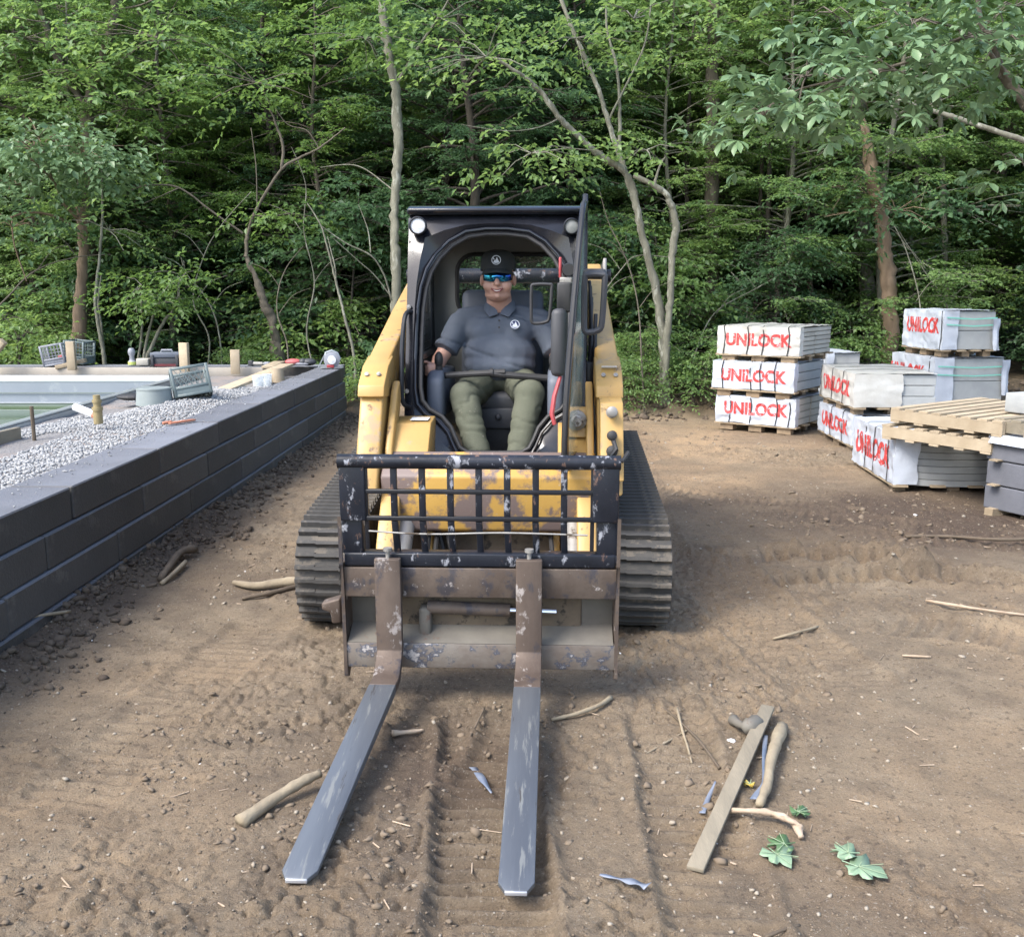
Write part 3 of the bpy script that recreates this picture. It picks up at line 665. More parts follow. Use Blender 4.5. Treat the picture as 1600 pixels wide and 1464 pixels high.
# cordless drill lying, work gloves, circular saw
d_ = empty('cordless_drill', at(404, 572, 12.75), R(-12), 'small grey cordless driver lying on the far wall right of the posts', 'drill')
b = MB(); b.tube([(-.09, 0, .03), (.06, 0, .03)], .026, 10); b.tube([(.06, 0, .03), (.10, 0, .03)], [.02, .012], 10); b.build('body', 'grey_metal', d_, smooth=True)
b = MB(); b.box((-.10, 0, .035), (.06, .07, .07)); b.build('battery', 'interior', d_, bevel=.006)
b = MB(); b.box((.12, 0, .03), (.07, .06, .05)); b.build('head', 'cratel', d_, bevel=.01)
g_ = empty('impact_driver', at(470, 572, 12.6), R(5), 'red and grey power tool bundle lying on the wall left of the saw', 'power tool')
b = MB(); b.ell((-.09, 0, .05), (.11, .07, .045)); m_ = pm('faded_red_rubber', (.42, .10, .10), (.35, .09, .09)); b.build('red_housing', m_, g_, smooth=True)
b = MB(); b.ell((.10, 0, .05), (.10, .07, .048)); b.ell((.03, -.02, .055), (.05, .05, .045)); b.build('grey_housing', 'interior', g_, smooth=True)
b = MB(); b.tube([(-.12, -.03, .03), (0, -.06, .03), (.1, -.05, .03)], .016, 8); b.build('grip', 'cratel', g_, smooth=True)
sw = empty('circular_saw', at(519, 575, 12.35), R(10), 'silver circular saw resting on the far corner of the block wall', 'saw')
b = MB(); b.lathe([(0, -.02), (.095, -.02), (.10, -.01), (.10, .03), (.09, .035), (0, .035)], (0, 0, .10), 28, (R(90), 0, 0)); b.build('blade_guard', 'cratel', sw, smooth=True)
b = MB(); b.lathe([(0, -.03), (.05, -.03), (.055, 0), (.05, .10), (0, .11)], (0, .02, .10), 18, (R(90), 0, 0)); b.build('motor', 'white', sw, smooth=True)
b = MB(); b.tube([(-.09, 0, .13), (-.07, 0, .19), (0, 0, .215), (.07, 0, .18), (.10, 0, .11)], .016, 8); b.build('handle', 'alu', sw, smooth=True)
b = MB(); b.box((0, .0, .012), (.28, .13, .006)); b.build('base_plate', 'alu', sw)
b = MB(); b.box((-.02, -.06, .025), (.09, .03, .035)); b.build('battery', 'red', sw, bevel=.004)
b = MB(); b.bar((-.17, -.02, .01), (-.09, -.01, .16), .012, .012); b.build('guide', 'alu', sw)

# ================================================================== TRACK LOADER (local frame: -y towards the camera)
LYAW = -.038
ld = empty('track_loader', (-.07, 5.8, 0), LYAW, 'yellow and black compact track loader with pallet forks and a man in its open cab', 'track loader')
def side_mirror(f):
    for sx in (-1, 1): f(sx)

# ---- tracks
wheels = [(-.97, .29, .255), (1.02, .29, .26), (.80, .52, .19)]
def hull(pts):
    pts = sorted(set(pts)); 
    def half(ps):
        h = []
        for p in ps:
            while len(h) > 1 and (h[-1][0] - h[-2][0]) * (p[1] - h[-2][1]) - (h[-1][1] - h[-2][1]) * (p[0] - h[-2][0]) <= 0: h.pop()
            h.append(p)
        return h
    a = half(pts); b = half(pts[::-1]); return a[:-1] + b[:-1]
prof = hull([(round(y + r * math.cos(t * math.pi / 24), 5), round(z + r * math.sin(t * math.pi / 24), 5)) for y, z, r in wheels for t in range(48)] )
def resample(P, n):
    P = [Vector((0, *p)) for p in P]; L = [0]
    for i in range(len(P)): L.append(L[-1] + (P[(i + 1) % len(P)] - P[i]).length)
    out = []
    for k in range(n):
        s = L[-1] * k / n; i = max(j for j in range(len(P)) if L[j] <= s)
        a, b_ = P[i], P[(i + 1) % len(P)]; out.append(a.lerp(b_, (s - L[i]) / max(1e-9, L[i + 1] - L[i])))
    return out
NL = 96
ring = resample(prof, NL * 2)
lug_b = MB()
for x0, x1, oy in ((-.155, -.06, .004), (-.06, .06, 0), (.06, .155, -.004)):
    lug_b.prism([(-.014 + oy, -.004), (.014 + oy, -.004), (.008 + oy, .026), (-.009 + oy, .026)], 'x', x0, x1)
lug_me = lug_b.mesh('tread_lug', ['rubber'])
for sx in (-1, 1):
    xc = .725 if sx > 0 else -.780; b = MB(); n = len(ring)
    cen = Vector((0, .1, .35)); vs = []
    nor = []
    for i in range(n):
        d = (ring[(i + 1) % n] - ring[i - 1]).normalized(); nor.append(Vector((0, d.z, -d.y)))
    for i in range(n):
        for xx, o in ((-.16, 0), (.16, 0), (.16, -.035), (-.16, -.035)): vs.append(ring[i] + nor[i] * o + Vector((xc + xx, 0, 0)))
    fs = [(i * 4 + k, i * 4 + (k + 1) % 4, ((i + 1) % n) * 4 + (k + 1) % 4, ((i + 1) % n) * 4 + k) for i in range(n) for k in range(4)]
    b.add(vs, fs); tr = b.build('rubber_track', 'rubber', ld)
    for k in range(NL):
        i = 2 * k; o = link('tread_lug', lug_me, None, tr); nn = nor[i]; tt = Vector((1, 0, 0)).cross(nn) 
        o.matrix_local = Matrix.Translation(ring[i] + Vector((xc, 0, 0))) @ Matrix((Vector((1, 0, 0)), -tt, nn)).transposed().to_4x4()
        if o.matrix_local.to_3x3().determinant() < 0: o.matrix_local = Matrix.Translation(ring[i] + Vector((xc, 0, 0))) @ Matrix((Vector((1, 0, 0)), tt, nn)).transposed().to_4x4()
    b = MB(); b.prism([(-.90, .14), (.95, .14), (.80, .56), (.45, .52), (-.55, .34)], 'x', xc - .05, xc + .05); b.build('track_frame', 'belly', ld, bevel=.01)
    for y, z, r in [(-.97, .29, .215), (1.02, .29, .22), (.80, .52, .15)]:
        b = MB(); b.lathe([(0, -.07), (r * .55, -.07), (r * .6, -.05), (r * .9, -.05), (r, -.06), (r, .06), (r * .9, .05), (r * .6, .05), (0, .07)], (xc, y, z), 24, (0, R(90), 0)); b.build('wheel', 'belly', ld, smooth=True)
    for k in range(5):
        b = MB(); b.lathe([(0, -.09), (.095, -.09), (.095, .09), (0, .09)], (xc, -.5 + k * .3, .14), 16, (0, R(90), 0)); b.build('roller', 'belly', ld, smooth=True)

# ---- chassis
b = MB()
b.prism([(-1.05, .20), (1.15, .20), (1.35, .5), (1.35, 1.25), (.54, 1.35), (.54, .64), (-.70, .64), (-.95, .60)], 'x', -.50, .50)
b.build('chassis', 'belly', ld, bevel=.015)
b = MB(); b.prism([(.52, .9), (1.38, .6), (1.40, 1.30), (1.30, 1.46), (.52, 1.52)], 'x', -.49, .49); b.build('engine_cover', 'black', ld, bevel=.02)
# painted front cross member seen through the guard
b = MB(); b.prism([(-1.16, .53), (-1.08, .50), (-.92, .56), (-.90, .86), (-1.06, .90), (-1.19, .80)], 'x', -.515, .515); b.build('front_crossmember', 'yellow_chipped', ld, bevel=.012)
b = MB(); b.box((.02, -.96, .46), (.56, .05, .22)); b.box((.02, -1.02, .345), (.66, .16, .03)); b.build('belly_plate', 'belly', ld, bevel=.008)
for x in (-.30, .33):
    b = MB(); b.box((x, -1.03, .47), (.035, .12, .30)); b.build('bracket', 'yellow', ld, bevel=.006)
b = MB(); b.tube([(-.24, -1.0, .62), (-.25, -1.08, .5), (-.22, -1.1, .38)], .014, 8); b.build('hydraulic_hose', 'rubber_clean', ld, smooth=True)
b = MB(); b.tube([(-.20, -1.0, .62), (-.20, -1.10, .48), (-.17, -1.12, .36)], .014, 8); b.build('hydraulic_hose', 'rubber_clean', ld, smooth=True)
for x in (-.405, .415):
    b = MB(); b.tube([(x, -1.0, .66), (x, -1.40, .36)], .045, 16); t = b.build('tilt_cylinder', 'grey_metal', ld, smooth=True)
    b = MB(); b.tube([(x, -1.40, .36), (x, -1.55, .26)], .022, 10); b.build('piston_rod', 'chrome', t, smooth=True)
# platforms beside the cab foot (pale yellow, sticker on the left one)
b = MB(); b.prism([(-1.08, .70), (-.72, .86), (-.72, 1.03), (-.92, 1.02), (-1.12, .84)], 'x', -.50, -.30); pf = b.build('front_panel', 'yellow', ld, bevel=.006)
b = MB(); b.box((-.365, -.84, 1.031), (.09, .10, .003)); o = b.build('sticker', 'white', pf)
b = MB(); b.prism([(-1.08, .70), (-.72, .86), (-.72, 1.00), (-.92, .98), (-1.12, .84)], 'x', .335, .50); b.build('front_panel', 'yellow', ld, bevel=.006)

# ---- lift arms
def arm(sx):
    xi, xo = (.525, .640)
    a, c = (sx * xi, sx * xo) if sx > 0 else (sx * xo, sx * xi)
    P = [(1.32, 1.60), (1.34, 1.80), (1.20, 1.84), (.1, 1.565), (-.74, 1.335), (-.86, 1.285), (-.97, 1.20), (-1.10, .96), (-1.235, .72), (-.96, .72), (-.88, .84), (-.76, 1.04), (-.62, 1.12), (.1, 1.33)]
    b = MB(); b.prism(P, 'x', a, c); o = b.build('lift_arm', 'yellow', ld, bevel=.012)
    b = MB(); b.prism([(-1.10, .78), (-1.28, .60), (-1.50, .32), (-1.46, .22), (-1.34, .22), (-1.12, .40), (-.92, .66)], 'x', sx * .47 - .045, sx * .47 + .045); b.build('arm_foot', 'yellow', o, bevel=.01)
    # hinge plate, gusset and bolts on the knee
    b = MB(); b.prism([(-.70, 1.34), (-.86, 1.30), (-1.0, 1.215), (-1.02, 1.16), (-.80, 1.14), (-.66, 1.22)], 'x', a - .008, c + .008); b.build('knee_plate', 'yellow', o, bevel=.006)
    for dx in (.03, .09):
        b = MB(); b.lathe([(0, 0), (.011, 0), (.011, .008), (0, .009)], (sx * (xi + dx), -.93, 1.262), 10, (R(52), 0, 0)); b.build('bolt', 'grey_metal', o)
    return o
armL = arm(-1); armR = arm(1)
# inner gusset left (with the opening between it and the arm)
for sx in (-1, 1):
    b = MB(); b.prism([(-.78, 1.22), (-.86, 1.18), (-1.08, .92), (-1.16, .66), (-1.05, .66), (-.86, 1.0), (-.76, 1.12)], 'x', sx * .49 - .018, sx * .49 + .018); b.build('gusset', 'yellow', ld, bevel=.008)
# cross tube at the rear, towers
b = MB(); b.tube([(-.60, 1.2, 1.76), (.60, 1.2, 1.76)], .052, 18); b.build('rear_cross_tube', 'black_scuffed', ld, smooth=True)
for sx in (-1, 1):
    b = MB(); b.prism([(.9, .55), (1.4, .55), (1.36, 1.84), (1.14, 1.88)], 'x', sx * .665 - .012, sx * .665 + .012); b.build('tower_plate', 'grey_metal', ld, bevel=.006)
    b = MB(); b.lathe([(0, -.02), (.045, -.02), (.045, .02), (0, .02)], (sx * .69, 1.2, 1.76), 14, (0, R(90), 0)); b.build('pivot_pin', 'black', ld, smooth=True)
    b = MB(); b.tube([(sx * .60, .95, .95), (sx * .60, -.15, 1.20)], .04, 12); b.build('lift_cylinder', 'black', ld, smooth=True)
# right arm's hose couplers block (image right)
cb = MB(); cb.prism([(-1.02, 1.17), (-1.13, 1.15), (-1.24, .90), (-1.28, .80), (-1.12, .80), (-1.0, 1.0)], 'x', .530, .640); cb.build('coupler_block', 'yellow', armR, bevel=.006)
cp = Vector((.585, -1.20, 1.04))
for k, (dz, r_) in enumerate(((.075, .024), (-.03, .021), (-.10, .024))):
    y = -1.145 - .45 * (.06 - dz * 1.0) * .9
    b = MB(); b.lathe([(0, 0), (r_ * 1.15, 0), (r_ * 1.15, .02), (r_ * .8, .022), (r_ * .8, .045), (r_, .047), (r_, .07), (r_ * .5, .075), (0, .075)], (.585, y, 1.03 + dz), 12, (R(78), 0, 0)); b.build('hose_coupler', ('grey_metal', 'rubber_clean', 'rubber_clean')[k], armR, smooth=True)
b = MB(); b.tube([(.585, -1.22, 1.00), (.60, -1.29, .95), (.57, -1.30, .92), (.63, -1.29, .90), (.66, -1.24, .93)], .011, 7); b.tube([(.585, -1.22, .94), (.56, -1.29, .90), (.60, -1.3, .88)], .014, 7); b.build('dust_cap', 'rubber_clean', armR, smooth=True)
b = MB(); b.lathe([(0, -.0), (.05, 0), (.05, .03), (.032, .035), (.032, .07), (.022, .075), (.022, .10), (0, .10)], (.425, -.95, 1.045), 16, (R(90), 0, 0)); pb = b.build('cab_bolt', 'grey_metal', ld, smooth=True)
b = MB(); b.prism([(-.98, .96), (-.86, .96), (-.86, 1.10), (-.92, 1.10)], 'x', .365, .485); b.build('bolt_bracket', 'yellow', ld, bevel=.005)

# ---- cab
def cy(z): return -.78 + (z - .80) / 1.27 * .38   # front plane leans back
inner = [(-.135, .838), (-.175, .86), (-.195, .90), (-.225, .965), (-.275, 1.02), (-.34, 1.055), (-.378, 1.10), (-.39, 1.17), (-.392, 1.30), (-.390, 1.45), (-.385, 1.58), (-.372, 1.68), (-.345, 1.77), (-.30, 1.845), (-.235, 1.91), (-.15, 1.958), (-.05, 1.972), (.06, 1.972), (.17, 1.958), (.25, 1.91), (.312, 1.845), (.355, 1.77), (.385, 1.68), (.398, 1.58), (.402, 1.45), (.404, 1.30), (.402, 1.17), (.39, 1.10), (.352, 1.055), (.288, 1.02), (.240, .965), (.212, .90), (.19, .86), (.15, .838), (.0, .834)]
def outer_pt(i, n):
    x, z = inner[i]; cxx, cz = .005, 1.42
    # radial projection on a rounded rectangle
    dx, dz = x - cxx, z - cz; hw, zt, zb = .47, 2.075 - cz, .80 - cz
    t = min(hw / max(1e-6, abs(dx)), (zt if dz > 0 else -zb) / max(1e-6, abs(dz)))
    return (cxx + dx * t, cz + dz * t)
n = len(inner); outer = [outer_pt(i, n) for i in range(n)]
# make sure the rectangle's corners exist: snap nearest outer points
for cx_, cz_ in ((-.465, .80), (.475, .80), (-.465, 2.065), (.475, 2.065)):
    j = min(range(n), key=lambda i: (outer[i][0] - cx_) ** 2 + (outer[i][1] - cz_) ** 2); outer[j] = (cx_, cz_)
b = MB(); vs = []
mid = [((a[0] * .55 + o_[0] * .45), (a[1] * .55 + o_[1] * .45)) for a, o_ in zip(inner, outer)]
for lp_, dy in ((outer, .10), (outer, .0), (mid, -.012), (inner, .028), (inner, .11)):
    vs += [Vector((x, cy(z) + dy + (.03 * max(0, (z - 1.85) / .2) ** 2 if lp_ is outer else 0), z)) for x, z in lp_]
fs = [(k * n + i, k * n + (i + 1) % n, (k + 1) * n + (i + 1) % n, (k + 1) * n + i) for k in range(4) for i in range(n)] + [(4 * n + i, 4 * n + (i + 1) % n, (i + 1) % n, i) for i in range(n)]
b.add(vs, fs); cab = b.build('cab_frame', 'black_gloss', ld, smooth=True)
b = MB(); b.loop([(x * 1.0, cy(z) + .018, z) for x, z in [(v[0] * .985, 1.42 + (v[1] - 1.42) * .988) for v in inner]], .012, 8); b.build('door_seal', 'rubber_clean', cab, smooth=True)
b = MB(); b.loop([((v[0] * 1.05), cy(1.42 + (v[1] - 1.42) * 1.03) - .008, 1.42 + (v[1] - 1.42) * 1.035) for v in inner], .008, 8); b.build('trim_bead', 'black_gloss', cab, smooth=True)
b = MB(); b.prism([(-.41, 2.065), (-.43, 2.095), (-.36, 2.115), (.60, 2.10), (.62, 2.06)], 'x', -.475, .475); b.build('roof', 'black_gloss', cab, bevel=.014)
b = MB(); b.box((0, .12, 2.045), (.88, .95, .03)); b.build('headliner', 'liner', cab, bevel=.005)
b = MB(); b.box((-.005, -.22, 2.0), (.32, .20, .05)); b.build('roof_console', 'interior', cab, bevel=.02)
for sx in (-1, 1):
    x = sx * .455
    b = MB(); b.prism([(-.70, .82), (.52, .82), (.52, 1.30), (-.56, 1.30)], 'x', x - .012, x + .012); b.build('side_panel', 'black', cab, bevel=.004)
    b = MB(); b.prism([(-.53, 1.30), (-.47, 1.30), (-.35, 1.93), (-.41, 1.93)], 'x', x - .015, x + .015); b.prism([(.35, 1.30), (.52, 1.30), (.52, 1.93), (.35, 1.93)], 'x', x - .015, x + .015); b.prism([(-.41, 1.93), (.52, 1.93), (.52, 2.05), (-.39, 2.05)], 'x', x - .015, x + .015); b.build('side_pillar', 'interior', cab, bevel=.004)
    b = MB(); b.box((x - sx * .015, -.05, 1.615), (.006, .84, .61)); b.build('side_window', 'glass', cab)
    b = MB()
    for k in range(20): b.tube([(x + sx * .002, -.44 + k * .041, 1.31), (x + sx * .002, -.44 + k * .041, 1.93)], .0035, 5)
    for k in range(15): b.tube([(x + sx * .002, -.46 + .006 * k, 1.32 + k * .043), (x + sx * .002, .36, 1.32 + k * .043)], .0035, 5)
    b.build('side_screen', 'black', cab)
    b = MB(); b.box((x - sx * .03, -.02, 1.60), (.02, .03, .12)); b.build('window_latch', 'rubber_clean', cab, bevel=.004)
    b = MB(); b.bar((x - sx * .02, -.56, 1.30), (x - sx * .02, .4, 1.30), .03, .035); b.build('window_sill', 'interior', cab, bevel=.005)
# rear wall with a rounded window
ri = []; rx0, rx1, rz0, rz1, rr = -.29, .37, 1.50, 1.885, .11
for cxq, czq, a0 in ((rx1 - rr, rz1 - rr, 0), (rx0 + rr, rz1 - rr, 90), (rx0 + rr, rz0 + rr, 180), (rx1 - rr, rz0 + rr, 270)):
    for k in range(6): ri.append((cxq + rr * math.cos(R(a0 + k * 18)), czq + rr * math.sin(R(a0 + k * 18))))
n2 = len(ri); ro = []
for x, z in ri:
    dx, dz = x - .04, z - 1.69; t = min(((.45 if dx > 0 else .49)) / max(1e-6, abs(dx)), (.36 if dz > 0 else .87) / max(1e-6, abs(dz))); ro.append((.04 + dx * t, 1.69 + dz * t))
for cx_, cz_ in ((-.45, .82), (.47, .82), (-.45, 2.05), (.47, 2.05)):
    j = min(range(n2), key=lambda i: (ro[i][0] - cx_) ** 2 + (ro[i][1] - cz_) ** 2); ro[j] = (cx_, cz_)
vs = [(x, .50, z) for x, z in ro] + [(x, .46, z) for x, z in ri] + [(x, .53, z) for x, z in ri] + [(x, .54, z) for x, z in ro]
fs = [(k * n2 + i, k * n2 + (i + 1) % n2, (k + 1) * n2 + (i + 1) % n2, (k + 1) * n2 + i) for k in range(3) for i in range(n2)] + [(3 * n2 + i, 3 * n2 + (i + 1) % n2, (i + 1) % n2, i) for i in range(n2)]
b = MB(); b.add(vs, fs); b.build('rear_wall', 'liner', cab, smooth=True)
b = MB(); b.loop([(x, .455, z) for x, z in ri], .014, 8); b.build('rear_window_seal', 'rubber_clean', cab, smooth=True)
b = MB(); b.box((.04, .50, 1.69), (.66, .004, .39)); b.build('rear_window', 'glass', cab)
b = MB(); b.box((0, -.15, .665), (.88, 1.2, .03)); b.build('cab_floor', 'rubber_clean', cab)
b = MB(); b.box((0, -.70, .76), (.36, .03, .17)); b.build('sill_riser', 'black', cab, bevel=.005)
for k in range(5):
    b = MB(); b.box((.02, -.66 + k * .03, .745 + .0 * k), (.16, .012, .012)); b.build('step_rib', 'interior', cab)
# seat and trim
b = MB(); b.box((0, .08, 1.03), (.50, .52, .13)); st = b.build('seat', 'interior', cab, bevel=.04, seg=3)
b = MB(); b.box((0, .32, 1.36), (.50, .12, .62), (R(-10), 0, 0)); b.build('backrest', 'seatblue', st, bevel=.045, seg=3)
b = MB(); b.box((0, .0, .84), (.42, .40, .28)); b.build('seat_base', 'rubber_clean', st, bevel=.01)
b = MB(); b.box((0, -.21, .95), (.26, .03, .12)); b.lathe([(0, 0), (.018, 0), (.02, .02), (0, .022)], (0, -.225, .96), 12, (R(90), 0, 0)); b.build('seat_front', 'interior', st, bevel=.01)
for sx in (-1, 1):
    b = MB(); P = [(-.56, .98), (-.54, 1.20), (-.46, 1.255), (-.05, 1.23), (.2, 1.22), (.2, .95)]; b.prism(P, 'x', sx * .325 - .045, sx * .325 + .045); b.build('armrest_pod', 'seatblue', cab, bevel=.03, seg=3)
    b = MB(); b.tube([(sx * .315, -.44, 1.20), (sx * .31, -.45, 1.27)], [.03, .02], 12); b.ell((sx * .31, -.45, 1.30), (.024, .03, .045)); b.build('joystick', 'rubber_clean', cab, smooth=True)
b = MB(); b.tube([(-.29, -.40, 1.212), (-.27, -.44, 1.215), (.05, -.455, 1.235)], .018, 10); b.tube([(-.02, -.455, 1.225), (.30, -.44, 1.20)], .019, 10); b.tube([(-.03, -.455, 1.23), (-.015, -.455, 1.23)], .026, 12); b.build('lap_bar', 'rubber_clean', cab, smooth=True)
# work lamps
for x, z, r_ in ((-.408, 2.005, .040), (.40, 2.0, .036)):
    yl = cy(z) - .045
    b = MB(); b.lathe([(0, -.05), (r_ * .8, -.05), (r_ * 1.15, -.02), (r_ * 1.2, .02), (r_ * 1.05, .026), (r_ * .98, .012), (0, .010)], (x, yl, z), 22, (R(90), 0, 0)); lm = b.build('work_lamp', 'black', cab, smooth=True)
    b = MB(); b.lathe([(0, .020), (r_ * .6, .018), (r_ * .96, .013)], (x, yl, z), 22, (R(90), 0, 0)); b.build('lens', 'lens' if x < 0 else 'liner', lm, smooth=True)
for x0, z0 in ((-.452, 1.585), (-.452, 1.155), (-.45, 1.0)):
    b = MB(); b.lathe([(0, 0), (.012, 0), (.012, .012), (0, .014)], (x0, cy(z0) - .012, z0), 10, (R(90), 0, 0)); b.build('bolt', 'grey_metal', cab)
b = MB(); b.tube(catmull([(-.435, cy(1.56), 1.56), (-.465, cy(1.55) - .04, 1.545), (-.475, cy(1.4) - .055, 1.42), (-.475, cy(1.2) - .055, 1.2), (-.465, cy(1.1) - .05, 1.10), (-.435, cy(1.07), 1.07)], .012, 4)[0], .012, 8); b.build('grab_handle', 'black', cab, smooth=True)
b = MB(); b.tube([(.52, -.62, .9), (.53, -.55, 1.55)], .012, 8); b.box((.50, -.50, 1.12), (.05, .2, .36)); b.build('hinge_post', 'black', cab, bevel=.006)
for k in range(5):
    b = MB(); P, _ = catmull([(.500 + .006 * k, -.42 + .05 * k, 1.72 - .03 * k), (.512, -.50 + .03 * k, 1.45), (.500 + .01 * (k % 2), -.60 + .02 * k, 1.18), (.515, -.72 - .03 * k, .98), (.49, -.86 - .04 * k, .86)], 0, 4); b.tube(P, .009 + .002 * (k % 2), 7); b.build('hydraulic_hose', 'rubber_clean', ld, smooth=True)

# ---- the opened door: hinged at the cab's right pillar, swung towards the camera
hx, hy = .475, -.62
dang = R(97)                      # opening angle
dv = Vector((-math.sin(dang - R(90)) * 1.0, -math.cos(dang - R(90)), 0))  # direction of the door's width in plan
Dp = [(.03, .90), (.05, .86), (.50, .845), (.60, .90), (.66, 1.05), (.70, 1.25), (.71, 1.55), (.68, 1.80), (.60, 1.98), (.48, 2.075), (.30, 2.11), (.12, 2.11), (.03, 2.07)]
def dpt(u, z, off=0.0):
    lean = (z - .85) * .30 * .9          # follows the leaning cab front near the hinge
    p = Vector((hx + (z - 1.5) * .11 * u, hy + (z - 1.2) * .27, z)) + dv * u; nn = Vector((dv.y, -dv.x, 0)); return p + nn * off
def dring(pts, inset, off):
    cxu = sum(p[0] for p in pts) / len(pts); czu = 1.47; out = []
    for u, z in pts:
        k = 1 - inset / max(.05, math.hypot(u - cxu, z - czu)); out.append(dpt(cxu + (u - cxu) * k, czu + (z - czu) * k, off))
    return out
Dc = [(p.x, p.z) for p in catmull([(u, 0, z) for u, z in Dp] + [(Dp[0][0], 0, Dp[0][1])], 0, 3)[0][:-1]]
n3 = len(Dc); b = MB(); vs = dring(Dc, 0, -.014) + dring(Dc, 0, .014) + dring(Dc, .055, .014) + dring(Dc, .055, -.014)
fs = [(k * n3 + i, k * n3 + (i + 1) % n3, ((k + 1) % 4) * n3 + (i + 1) % n3, ((k + 1) % 4) * n3 + i) for k in range(4) for i in range(n3)]
b.add(vs, fs); door = b.build('cab_door', 'black_gloss', ld, smooth=True)
b = MB(); vs = dring(Dc, .05, -.004) + dring(Dc, .05, .004); b.add(vs, [tuple(range(n3)), tuple(range(2 * n3 - 1, n3 - 1, -1))]); b.build('door_glass', 'doorglass', door)
b = MB(); b.loop(dring(Dc, .0, 0), .011, 7); b.build('edge_seal', 'rubber_clean', door, smooth=True)
def dbox(name, u, z, off, size, mat, bevel=.01):
    b = MB(); m = Matrix((Vector((dv.y, -dv.x, 0)), -dv, Vector((0, 0, 1)))).transposed(); b.box(dpt(u, z, off), size, m); return b.build(name, mat, door, bevel=bevel)
dbox('latch_housing', .50, 1.43, .075, (.07, .14, .32), 'interior', .025)
dbox('latch_body', .50, 1.64, .060, (.07, .10, .14), 'rubber_clean', .01)
dbox('latch_plate', .48, 1.72, .06, (.06, .07, .03), 'grey_metal', .004)
dbox('red_lever', .52, 1.78, .090, (.014, .02, .10), 'red', .006)
b = MB(); b.lathe([(0, -.015), (.028, -.015), (.032, 0), (.028, .015), (0, .015)], dpt(.52, 1.77, .050), 14, (R(90), 0, 0)); b.build('knob', 'rubber_clean', door, smooth=True)
b = MB(); b.tube([dpt(.50, 1.27, .060), dpt(.52, 1.18, .08), dpt(.53, 1.10, .085), dpt(.52, 1.05, .07)], [.009, .011, .012, .010], 8); b.build('red_strap', 'red', door, smooth=True)
# loop handles: one outside (image right) and one inside (image left)
def handle_loop(cen, wx, hz, r_, mat, tilt=0):
    pts = [(-.5, -.42), (-.5, .38), (-.36, .5), (.42, .5), (.5, .42), (.40, -.30), (.22, -.46), (-.36, -.5)]
    P, _ = catmull([(x * wx + tilt * z, 0, z * hz) for x, z in pts] + [(pts[0][0] * wx, 0, pts[0][1] * hz)], 0, 3)
    b = MB(); b.loop([cen + p for p in P[:-1]], r_, 8); return b.build('handle', mat, door, smooth=True)
handle_loop(dpt(.50, 1.61, -.082), .095, .27, .015, 'interior')
handle_loop(dpt(.60, 1.61, .16), .095, .18, .008, 'rubber_clean')
dbox('handle_plate', .50, 1.75, -.075, (.11, .05, .05), 'interior', .015)

# ---- pallet fork carriage
FT = R(4)
fcr = MB()
def fc(x, d, z):   # carriage coordinates: d in front of the back plane, tilting the top forward about the foot
    y0 = -1.965; zz = z - .15
    return Vector((x + .015, y0 - d * math.cos(FT) - zz * math.sin(FT) * .6, .15 + zz * math.cos(FT) + 0))
def fbox(b, x0, x1, d0, d1, z0, z1):
    vs = [fc(x, d, z) for x in (x0, x1) for d in (d0, d1) for z in (z0, z1)]
    b.add(vs, [(0, 1, 3, 2), (4, 6, 7, 5), (0, 4, 5, 1), (2, 3, 7, 6), (0, 2, 6, 4), (1, 5, 7, 3)]); return b
HW = .553
b = MB(); fbox(b, -HW, HW, -.03, .012, .46, .585); fr = b.build('fork_carriage', 'rust', ld, bevel=.004); fr['label'] = 'rusty brown pallet fork carriage'
def fpart(name, mat, boxes, bevel=.004):
    b = MB()
    for q in boxes: fbox(b, *q)
    return b.build(name, mat, fr, bevel=bevel)
fpart('lower_rail', 'rust_blue', [(-HW, HW, -.035, .015, .155, .262)])
b = MB(); vs = [fc(x, d, z) for x in (-HW + .012, HW - .012) for d, z in ((-.03, .264), (.015, .264), (-.10, .315), (-.12, .30))]
b.add(vs, [(0, 1, 2, 3), (4, 7, 6, 5), (0, 4, 5, 1), (1, 5, 6, 2), (2, 6, 7, 3), (3, 7, 4, 0)]); b.build('rail_shelf', 'plate_grey', fr)
for sx in (-1, 1):
    P = [(-.14, .62), (.03, .60), (.03, .80), (.018, .46), (.02, .12), (-.02, .10), (-.14, .20)]
    b = MB(); x0 = sx * HW; vs = [fc(x0 + s_ * .007, d, z) for s_ in (-1, 1) for d, z in P]; k_ = len(P)
    b.add(vs, [tuple(range(k_)), tuple(range(2 * k_ - 1, k_ - 1, -1))] + [(i, (i + 1) % k_, k_ + (i + 1) % k_, k_ + i) for i in range(k_)]); b.build('end_plate', 'rust', fr)
fpart('side_plate', 'plate_grey', [(-HW + .01, -.38, -.11, -.10, .24, .46)], .002)
fpart('side_plate', 'plate_grey', [(.31, HW - .01, -.11, -.10, .24, .46)], .002)
fpart('inner_plate', 'plate_grey', [(-.255, -.205, -.10, -.03, .235, .40)], .015)
fpart('cross_plate', 'rust', [(-.38, .31, -.16, -.13, .34, .42)], .004)
b = MB(); b.tube([fc(-.22, -.06, .395), fc(.12, -.06, .385)], .027, 14); cyl = b.build('locking_cylinder', 'rust', fr, smooth=True)
b = MB(); b.tube([fc(.12, -.06, .385), fc(.31, -.06, .38)], .011, 10); b.build('rod', 'chrome', cyl, smooth=True)
b = MB(); b.tube([fc(-.21, -.11, .335), fc(.30, -.11, .33)], .02, 10); b.build('torsion_bar', 'belly', fr, smooth=True)
